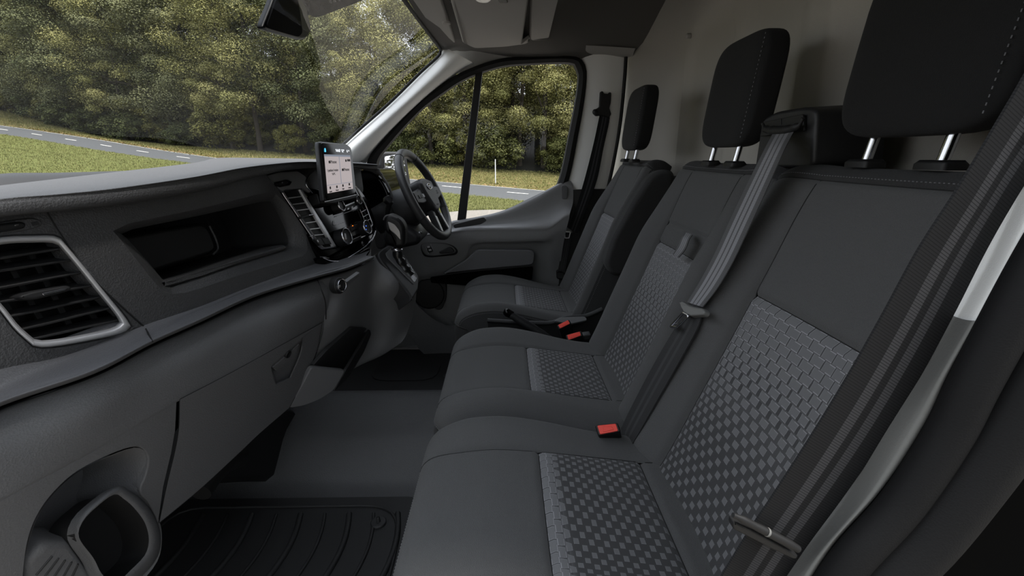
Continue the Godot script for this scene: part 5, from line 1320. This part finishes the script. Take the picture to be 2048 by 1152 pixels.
func outside() -> void:
	var rng := RandomNumberGenerator.new()
	rng.seed = 41
	# measured lines of the ground, far to near
	var far_y := [120.0, 165.0, 195.0, 222.0, 248.0, 274.0, 288.0, 297.0, 305.0, 318.0, 327.0, 333.0, 339.0, 345.0, 352.0, 365.0]
	var far_z := [-44.0, -43.0, -42.0, -40.0, -38.0, -36.0, -35.0, -34.0, -33.0, -32.0, -31.5, -31.0, -31.0, -31.0, -31.0, -31.0]
	var e1_y := [165.0, 195.0, 225.0, 250.5, 264.5, 279.5, 298.0, 314.0, 328.0, 346.0, 358.0, 365.0, 372.5, 381.0, 393.0, 410.0]
	var e1_z := [-36.0, -35.5, -35.0, -34.0, -32.5, -31.0, -29.0, -27.5, -26.5, -25.2, -24.6, -24.2, -24.0, -23.6, -23.0, -22.5]
	var e2_y := [185.0, 215.0, 243.0, 268.0, 284.0, 301.0, 317.0, 331.0, 346.0, 364.0, 377.0, 386.5, 396.0, 407.0, 424.0, 445.0]
	var e2_z := [-31.0, -30.0, -29.0, -28.0, -26.5, -25.0, -23.5, -22.0, -20.8, -19.4, -18.4, -17.8, -17.2, -16.6, -15.8, -15.0]
	var far_l := along(far_y, far_z)
	var e1 := along(e1_y, e1_z)
	var e2 := along(e2_y, e2_z)
	base_line = far_l
	var grass_tex := noise_tex(0.06, FastNoiseLite.TYPE_SIMPLEX, false, 1.0, 21, 512)
	var ramp := Gradient.new()
	ramp.set_color(0, Color(0.34, 0.35, 0.16))
	ramp.set_color(1, Color(0.53, 0.53, 0.29))
	grass_tex.color_ramp = ramp
	var gfine := noise_tex(0.3, FastNoiseLite.TYPE_SIMPLEX, true, 8.0, 22)
	var lawn_m := mat(Color(0.86, 0.90, 0.78), 1.0, {"albedo_texture": grass_tex, "normal_enabled": true, "normal_texture": gfine, "normal_scale": 1.0, "uv1_triplanar": true, "uv1_world_triplanar": true, "uv1_scale": Vector3.ONE * 0.6})
	var dry_tex := noise_tex(0.08, FastNoiseLite.TYPE_SIMPLEX, false, 1.0, 23, 512)
	var r2 := Gradient.new()
	r2.set_color(0, Color(0.34, 0.33, 0.14))
	r2.set_color(1, Color(0.56, 0.52, 0.30))
	dry_tex.color_ramp = r2
	var verge_m := mat(Color(0.85, 0.85, 0.8), 1.0, {"albedo_texture": dry_tex, "normal_enabled": true, "normal_texture": gfine, "uv1_triplanar": true, "uv1_world_triplanar": true, "uv1_scale": Vector3.ONE * 0.8})
	var road_m := mat(Color(0.29, 0.30, 0.31), 0.85, {"normal_enabled": true, "normal_texture": gfine, "normal_scale": 0.6, "uv1_triplanar": true, "uv1_world_triplanar": true, "uv1_scale": Vector3.ONE * 2.0})
	var wood_m := mat(Color(0.10, 0.095, 0.06), 1.0)
	var grit_m := mat(Color(0.55, 0.53, 0.50), 1.0, {"normal_enabled": true, "normal_texture": gfine, "uv1_triplanar": true, "uv1_world_triplanar": true, "uv1_scale": Vector3.ONE})
	# near edge of the lawn by the gravel, then the ground under the van
	var near := []
	var van := []
	for i in COLS.size():
		var p: Vector3 = e2[i]
		var t := clampf(p.x / -14.0, 0, 1)
		near.append(Vector3(p.x * 0.62 - 1.0, lerpf(-0.65, p.y - 0.9, t * 0.8), lerpf(-13.0, -11.0, t)))
		van.append(Vector3(p.x * 0.55 - 0.5, -0.66, 14.0))
	var gnd := struct("lawn", strip(e2, near, 120, 8), lawn_m)
	var wood_far := far_l.map(func(p): return p + Vector3(p.x * 0.5, 8.0, -26.0))
	struct("woodland_floor", strip(wood_far, far_l, 90, 6), wood_m)
	struct("verge", strip(far_l, e1, 120, 6), verge_m)
	var rd := struct("road", strip(e1, e2, 140, 6), road_m)
	# inner ground: lawn close to the van on the left, gravel on the right
	var n2 := near.map(func(p): return Vector3(p.x * 0.8, lerpf(p.y, -0.66, 0.6), -6.0))
	var kerb := []
	for p in near: kerb.append(p)
	struct("gravel", strip(near, van, 60, 8), grit_m)
	var lw := []
	var lw2 := []
	for i in 9:
		lw.append(near[i] + Vector3(0, 0.04, 0))
		lw2.append(n2[i] + Vector3(0, 0.12, 0) if i < 8 else near[i] + Vector3(0, 0.03, 0.4))
	struct("lawn_front", strip(lw, lw2, 60, 6), lawn_m)
	# road paint: edge line and centre dashes
	var E1 := cr(e1, 400)
	var E2 := cr(e2, 400)
	for i in range(6, 394, 8):
		if i % 16 == 6: continue
		var q := func(k: int, t: float) -> Vector3: return E1[k].lerp(E2[k], t) + Vector3(0, 0.012, 0)
		part(rd, "lane_dash", mb().grid([[q.call(i, 0.49), q.call(i + 2, 0.49), q.call(i + 5, 0.49)], [q.call(i, 0.52), q.call(i + 2, 0.52), q.call(i + 5, 0.52)]], Vector3(0, 30, 0)), M.paint)
	var el0 := []
	var el1 := []
	for k in range(0, 400, 4):
		el0.append(E1[k].lerp(E2[k], 0.05) + Vector3(0, 0.011, 0))
		el1.append(E1[k].lerp(E2[k], 0.066) + Vector3(0, 0.011, 0))
	part(rd, "edge_line", mb().grid([el0, el1], Vector3(0, 30, 0)), M.paint)
	# fallen leaves along the far edge of the road
	var leaf := leaf_mesh(0.09)
	var V1 := cr(far_l, 300)
	var V2 := cr(e1, 300)
	var lit := []
	for i in 9000:
		var k := rng.randi_range(0, 299)
		var t := 1.0 - pow(rng.randf(), 2.2) * 0.9
		var p: Vector3 = V1[k].lerp(V2[k], t + 0.02)
		lit.append([Transform3D(Basis.from_euler(Vector3(rng.randf_range(-0.4, 0.4), rng.randf() * TAU, rng.randf_range(-0.4, 0.4))).scaled(Vector3.ONE * rng.randf_range(0.6, 1.5)), p + Vector3(rng.randf_range(-0.3, 0.3), 0.03, rng.randf_range(-0.2, 0.2))), Color(0.16, 0.085, 0.035).lerp(Color(0.30, 0.20, 0.10), rng.randf())])
	scatter("leaf_litter", leaf, lit, "scattered brown fallen leaves along the far road edge", "leaves")
	# grass blades
	var tuft := mb()
	for k in 7:
		var a := k * 2.4
		var d := Vector3(cos(a), 0, sin(a))
		var s := Vector3(-sin(a), 0, cos(a)) * 0.008
		var b0 := d * 0.03 * (k % 3)
		var tip := b0 + d * (0.03 + 0.01 * (k % 4)) + Vector3(0, 0.055 + 0.012 * (k % 3), 0)
		tuft.grid([[b0 - s, b0 + s], [tip - s * 0.15, tip + s * 0.15]], Vector3(0, 9, 0))
	var tm := tuft.mesh()
	var A := cr(e2, 300)
	var Bn := cr(near, 300)
	var tf := []
	for i in 42000:
		var x := rng.randf() * 298.0
		var k := int(x)
		var t := rng.randf()
		var p: Vector3 = A[k].lerp(A[k + 1], x - k).lerp(Bn[k].lerp(Bn[k + 1], x - k), t)
		tf.append([Transform3D(Basis(Vector3.UP, rng.randf() * TAU).scaled(Vector3.ONE * rng.randf_range(0.5, 1.1)), p), Color(0.10, 0.108, 0.028).lerp(Color(0.21, 0.212, 0.075), rng.randf())])
	for i in 16000:
		var x := rng.randf() * 298.0
		var k := int(x)
		var t := pow(rng.randf(), 1.2) * 0.92
		var p: Vector3 = V1[k].lerp(V1[k + 1], x - k).lerp(V2[k].lerp(V2[k + 1], x - k), t)
		tf.append([Transform3D(Basis(Vector3.UP, rng.randf() * TAU).scaled(Vector3.ONE * rng.randf_range(0.8, 1.9)), p), Color(0.11, 0.12, 0.03).lerp(Color(0.26, 0.23, 0.09), rng.randf())])
	scatter("grass_blades", tm, tf, "short green and straw grass on the lawn and verge beside the road", "grass")
	# marker post on the verge
	var mp := Z(991, 368, -24.8)
	var post := thing("marker_post", "thin white marker post on the verge beyond the road", "post", mp)
	part(post, "shaft", mb().lathe([Vector2(0.03, -0.1), Vector2(0.026, 1.3), Vector2(0.026, 1.3), Vector2(0.0, 1.34)], mp, Vector3.UP, 10), M.white)
	# door mirror outside the driver's window
	var n := Vector3(0.785, 0.05, 0.62).normalized()
	var k := n.dot(Z(785, 400, -1.08))
	var dm := thing("door_mirror", "black-cased door mirror outside the driver's window seen past the wheel", "mirror", Z(785, 480, -1.08))
	part(dm, "mirror_case", mb().slab(rp(LN(n, k, [762, 308, 768, 303, 800, 303, 815, 312, 832, 420, 826, 482, 775, 484, 766, 430]), 0.02), 0.09, 0.012, Vector3(3, 1, 2)), M.dark, "dark mirror case")
	part(dm, "mirror_glass", mb().slab(rp(LN(n, k + 0.003, [769, 313, 799, 308, 808, 316, 824, 420, 819, 474, 781, 474, 772, 430]), 0.012), 0.005, 0.001, Vector3(3, 1, 2)), M.mirror, "reflecting mirror glass")
	trees(rng)

func scatter(called: String, m: Mesh, list: Array, label: String, cat: String) -> MultiMeshInstance3D:
	var mm := MultiMesh.new()
	mm.transform_format = MultiMesh.TRANSFORM_3D
	mm.use_colors = true
	mm.mesh = m
	mm.instance_count = list.size()
	for i in list.size():
		mm.set_instance_transform(i, list[i][0])
		mm.set_instance_color(i, list[i][1])
	var o := MultiMeshInstance3D.new()
	o.name = called
	o.multimesh = mm
	o.material_override = mat(Color.WHITE, 0.9, {"vertex_color_use_as_albedo": true, "backlight_enabled": true, "backlight": Color(0.25, 0.25, 0.12)})
	add_child(o, true)
	tag(o, label, cat)
	o.set_meta("kind", "stuff")
	return o
func leaf_mesh(l: float) -> ArrayMesh:
	return mb().grid([[Vector3(-l * 0.5, 0, 0), Vector3(0, 0.0, -l * 0.3)], [Vector3(0, 0.0, l * 0.3), Vector3(l * 0.5, l * 0.12, 0)]], Vector3(0, 9, 0)).mesh()

# a crown: clumps of folded leaves on the outside of many small boughs
func crown(rng: RandomNumberGenerator, h0: float, h1: float, rad: float, clumps: int, leaves: int, size: float, ca: Color, cb: Color, flat := 0.68) -> ArrayMesh:
	var v := PackedVector3Array()
	var nn := PackedVector3Array()
	var c := PackedColorArray()
	var ix := PackedInt32Array()
	for i in clumps:
		var t := rng.randf()
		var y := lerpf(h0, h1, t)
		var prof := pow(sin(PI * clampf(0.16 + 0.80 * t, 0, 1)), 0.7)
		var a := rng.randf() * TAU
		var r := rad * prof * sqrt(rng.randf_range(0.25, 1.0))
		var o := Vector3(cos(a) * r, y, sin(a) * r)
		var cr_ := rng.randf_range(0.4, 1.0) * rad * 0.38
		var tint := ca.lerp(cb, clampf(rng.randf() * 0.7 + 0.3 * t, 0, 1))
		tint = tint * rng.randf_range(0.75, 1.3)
		for k in leaves:
			var d := Vector3(rng.randfn(), rng.randfn() * 0.7 + 0.45, rng.randfn()).normalized()
			var p := o + d * Vector3(1, flat, 1) * cr_ * rng.randf_range(0.55, 1.05)
			var up := (d + Vector3(rng.randf_range(-0.7, 0.7), rng.randf_range(0.1, 1.1), rng.randf_range(-0.7, 0.7))).normalized()
			var s := up.cross(Vector3(rng.randf_range(-1, 1), rng.randf_range(-0.4, 0.4), rng.randf_range(-1, 1))).normalized()
			var f := up.cross(s)
			var l := size * rng.randf_range(0.6, 1.35)
			var at := v.size()
			v.append(p - f * l * 0.5)
			v.append(p + s * l * 0.34 + up * l * 0.1)
			v.append(p + f * l * 0.5)
			v.append(p - s * l * 0.34 + up * l * 0.1)
			var w := tint * rng.randf_range(0.7, 1.35)
			w.a = 1
			for q in 4:
				nn.append(up)
				c.append(w)
			ix.append_array(PackedInt32Array([at, at + 2, at + 1, at, at + 3, at + 2]))
	var arr := []
	arr.resize(Mesh.ARRAY_MAX)
	arr[Mesh.ARRAY_VERTEX] = v
	arr[Mesh.ARRAY_NORMAL] = nn
	arr[Mesh.ARRAY_COLOR] = c
	arr[Mesh.ARRAY_INDEX] = ix
	var m := ArrayMesh.new()
	m.add_surface_from_arrays(Mesh.PRIMITIVE_TRIANGLES, arr)
	return m
func trunk(rng: RandomNumberGenerator, h: float, r: float) -> ArrayMesh:
	var b := mb()
	var p := []
	var lean := Vector3(rng.randf_range(-0.5, 0.5), 0, rng.randf_range(-0.4, 0.4))
	for i in 8:
		var t := i / 7.0
		p.append(Vector3(0, -0.4 + (h + 0.4) * t, 0) + lean * t * t + Vector3(rng.randf_range(-0.08, 0.08), 0, rng.randf_range(-0.08, 0.08)))
	b.tube(cr(p, 14), [r * 1.35, r, r * 0.9, r * 0.8, r * 0.65, r * 0.5, r * 0.3], 9)
	for k in 6:
		var t := rng.randf_range(0.3, 0.85)
		var o: Vector3 = p[int(t * 7)]
		var a := rng.randf() * TAU
		var l := rng.randf_range(1.2, 2.6)
		var e := o + Vector3(cos(a) * l, rng.randf_range(0.6, 1.8), sin(a) * l)
		b.tube([o, o.lerp(e, 0.5) + Vector3(0, 0.2, 0), e], [r * 0.4, r * 0.28, r * 0.12], 6)
	return b.mesh()

func trees(rng: RandomNumberGenerator) -> void:
	var leaf_m := mat(Color.WHITE, 0.75, {"vertex_color_use_as_albedo": true, "backlight_enabled": true, "backlight": Color(0.16, 0.18, 0.06), "metallic_specular": 0.3})
	var bark := grained(Color(0.26, 0.235, 0.20), 0.95, noise_tex(0.1, FastNoiseLite.TYPE_SIMPLEX, true, 8.0, 31), 1.5, 1.0)
	var kinds := []
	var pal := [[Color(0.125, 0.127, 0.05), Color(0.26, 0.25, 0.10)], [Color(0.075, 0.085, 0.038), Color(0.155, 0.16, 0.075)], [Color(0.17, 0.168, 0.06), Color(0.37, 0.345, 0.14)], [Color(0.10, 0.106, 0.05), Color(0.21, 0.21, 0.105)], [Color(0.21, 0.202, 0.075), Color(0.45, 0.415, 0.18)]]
	var words := ["olive green leafy tree", "dark green leafy tree", "yellowish green leafy tree", "dull green leafy tree", "pale yellow-green leafy tree"]
	for i in 5:
		var h := 11.0 + 1.2 * i * 0.8
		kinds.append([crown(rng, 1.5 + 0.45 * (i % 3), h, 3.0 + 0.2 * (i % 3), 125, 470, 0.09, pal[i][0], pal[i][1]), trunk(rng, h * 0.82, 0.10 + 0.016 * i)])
	var bushes := []
	for i in 3: bushes.append(crown(rng, 0.15, 1.5 + 0.3 * i, 1.25, 50, 210, 0.085, [Color(0.045, 0.055, 0.02), Color(0.07, 0.075, 0.025), Color(0.10, 0.10, 0.03)][i], [Color(0.10, 0.11, 0.04), Color(0.13, 0.135, 0.045), Color(0.18, 0.17, 0.05)][i], 0.8))
	var thicket := crown(rng, 0.1, 7.0, 2.9, 110, 220, 0.13, Color(0.05, 0.055, 0.018), Color(0.11, 0.11, 0.035))
	var line := cr(base_line, 200)
	var ord := ["first", "second", "third", "fourth", "fifth", "sixth", "seventh", "eighth", "ninth", "tenth", "eleventh", "twelfth", "thirteenth", "fourteenth", "fifteenth", "sixteenth", "seventeenth", "eighteenth", "nineteenth", "twentieth", "twenty-first", "twenty-second", "twenty-third", "twenty-fourth"]
	var total := 0.0
	for i in range(1, 200): total += line[i].distance_to(line[i - 1])
	for row in 4:
		var step: float = [3.0, 3.4, 3.8, 3.4][row]
		var n := int(total / step)
		var seen := 0
		for i in n:
			var f := clampf((i + 0.5 + rng.randf_range(-0.3, 0.3)) / n, 0, 1) * 198.0
			var p: Vector3 = line[int(f)].lerp(line[int(f) + 1], f - int(f))
			var back: float = [0.8, 3.4, 7.0, 11.0][row] + rng.randf_range(-0.6, 0.6)
			var out := Vector3(p.x * 0.5, 0, p.z).normalized()
			p += out * back + Vector3(0, back * 0.2, 0)
			var k: int = rng.randi_range(0, 4)
			if p.x > -5.0 and row < 2 and rng.randf() < 0.9: k = 2 if rng.randf() < 0.5 else 4
			if row == 3: k = 1
			var sc := rng.randf_range(0.85, 1.2)
			var px := 1008.0 + 911.0 * p.x / (C.z - p.z)
			if px > 660 and px < 800: sc = 0.8
			if px < -700 or px > 1500: continue
			if row > 1 and (px < -150 or px > 1300): continue
			if row == 0 and px > -40 and px < 1240:
				seen += 1
			var lab: String = words[k] + " standing deeper in the wood behind its front row"
			var grp: String = words[k] + "s deeper in the wood"
			if row == 3:
				lab = "low dark thicket tree closing the back of the wood"
				grp = "thicket trees at the back of the wood"
			if row == 0:
				lab = "%s, %s from the left along the wood's front edge" % [words[k], ord[mini(maxi(seen - 1, 0), 23)]] if px > -40 and px < 1240 else words[k] + " at the wood's front edge outside the frame"
				grp = "" if px > -40 and px < 1240 else words[k] + "s outside the frame"
			var t := thing("tree", lab, "tree", p, grp)
			var a := MeshInstance3D.new()
			a.name = "trunk"
			a.mesh = kinds[k][1]
			a.material_override = bark
			t.add_child(a)
			var b := MeshInstance3D.new()
			b.name = "foliage"
			b.mesh = kinds[k][0] if row < 3 else thicket
			b.material_override = leaf_m
			t.add_child(b)
			t.transform = Transform3D(Basis(Vector3.UP, rng.randf() * TAU).scaled(Vector3.ONE * sc), p)
	# the edge of the wood on the passenger's side, behind the camera: it shows in the gloss and the glass
	for i in 14:
		var p := Vector3(-26.0 + 4.0 * i + rng.randf_range(-0.8, 0.8), -0.7, 17.0 + rng.randf_range(-1.5, 1.5) + absf(i - 6.5) * 0.3)
		var k: int = [0, 2, 1, 3, 4][i % 5]
		var t := thing("tree", "leafy tree behind the photographer, seen only in reflections", "tree", p, "trees behind the photographer")
		var a := MeshInstance3D.new()
		a.name = "trunk"
		a.mesh = kinds[k][1]
		a.material_override = bark
		t.add_child(a)
		var b := MeshInstance3D.new()
		b.name = "foliage"
		b.mesh = kinds[k][0] if i % 3 else thicket
		b.material_override = leaf_m
		t.add_child(b)
		t.rotation.y = rng.randf() * TAU
	for i in 3:
		var p := Vector3(16.0 + 1.5 * i, -0.7, -4.5 + 4.0 * i)
		var t := thing("tree", "dense tree behind the van, seen only in the door mirror", "tree", p, "trees behind the van")
		var b := MeshInstance3D.new()
		b.name = "foliage"
		b.mesh = thicket
		b.material_override = leaf_m
		t.add_child(b)
	for row in 3:
		var n: int = [40, 24, 18][row]
		for i in n:
			var f := clampf((i + 0.5 + rng.randf_range(-0.4, 0.4)) / n, 0, 1) * 198.0
			var p: Vector3 = line[int(f)].lerp(line[int(f) + 1], f - int(f))
			var out := Vector3(p.x * 0.5, 0, p.z).normalized()
			p += out * ([0.2, 2.2, 5.5][row] + rng.randf_range(-0.4, 0.5)) + Vector3(0, 0.1, 0)
			var px := 1008.0 + 911.0 * p.x / (C.z - p.z)
			if px < -100 or px > 1250: continue
			var k := rng.randi_range(0, 2)
			var w: String = ["dark green", "mid green", "yellow-green"][k]
			var o := MeshInstance3D.new()
			o.name = numbered("shrub")
			o.mesh = bushes[k]
			o.material_override = leaf_m
			add_child(o)
			o.transform = Transform3D(Basis(Vector3.UP, rng.randf() * TAU).scaled(Vector3.ONE * rng.randf_range(0.8, 1.5)), p)
			tag(o, w + " shrub growing low at the foot of the wood beyond the verge", "shrub", w + " shrubs under the trees")
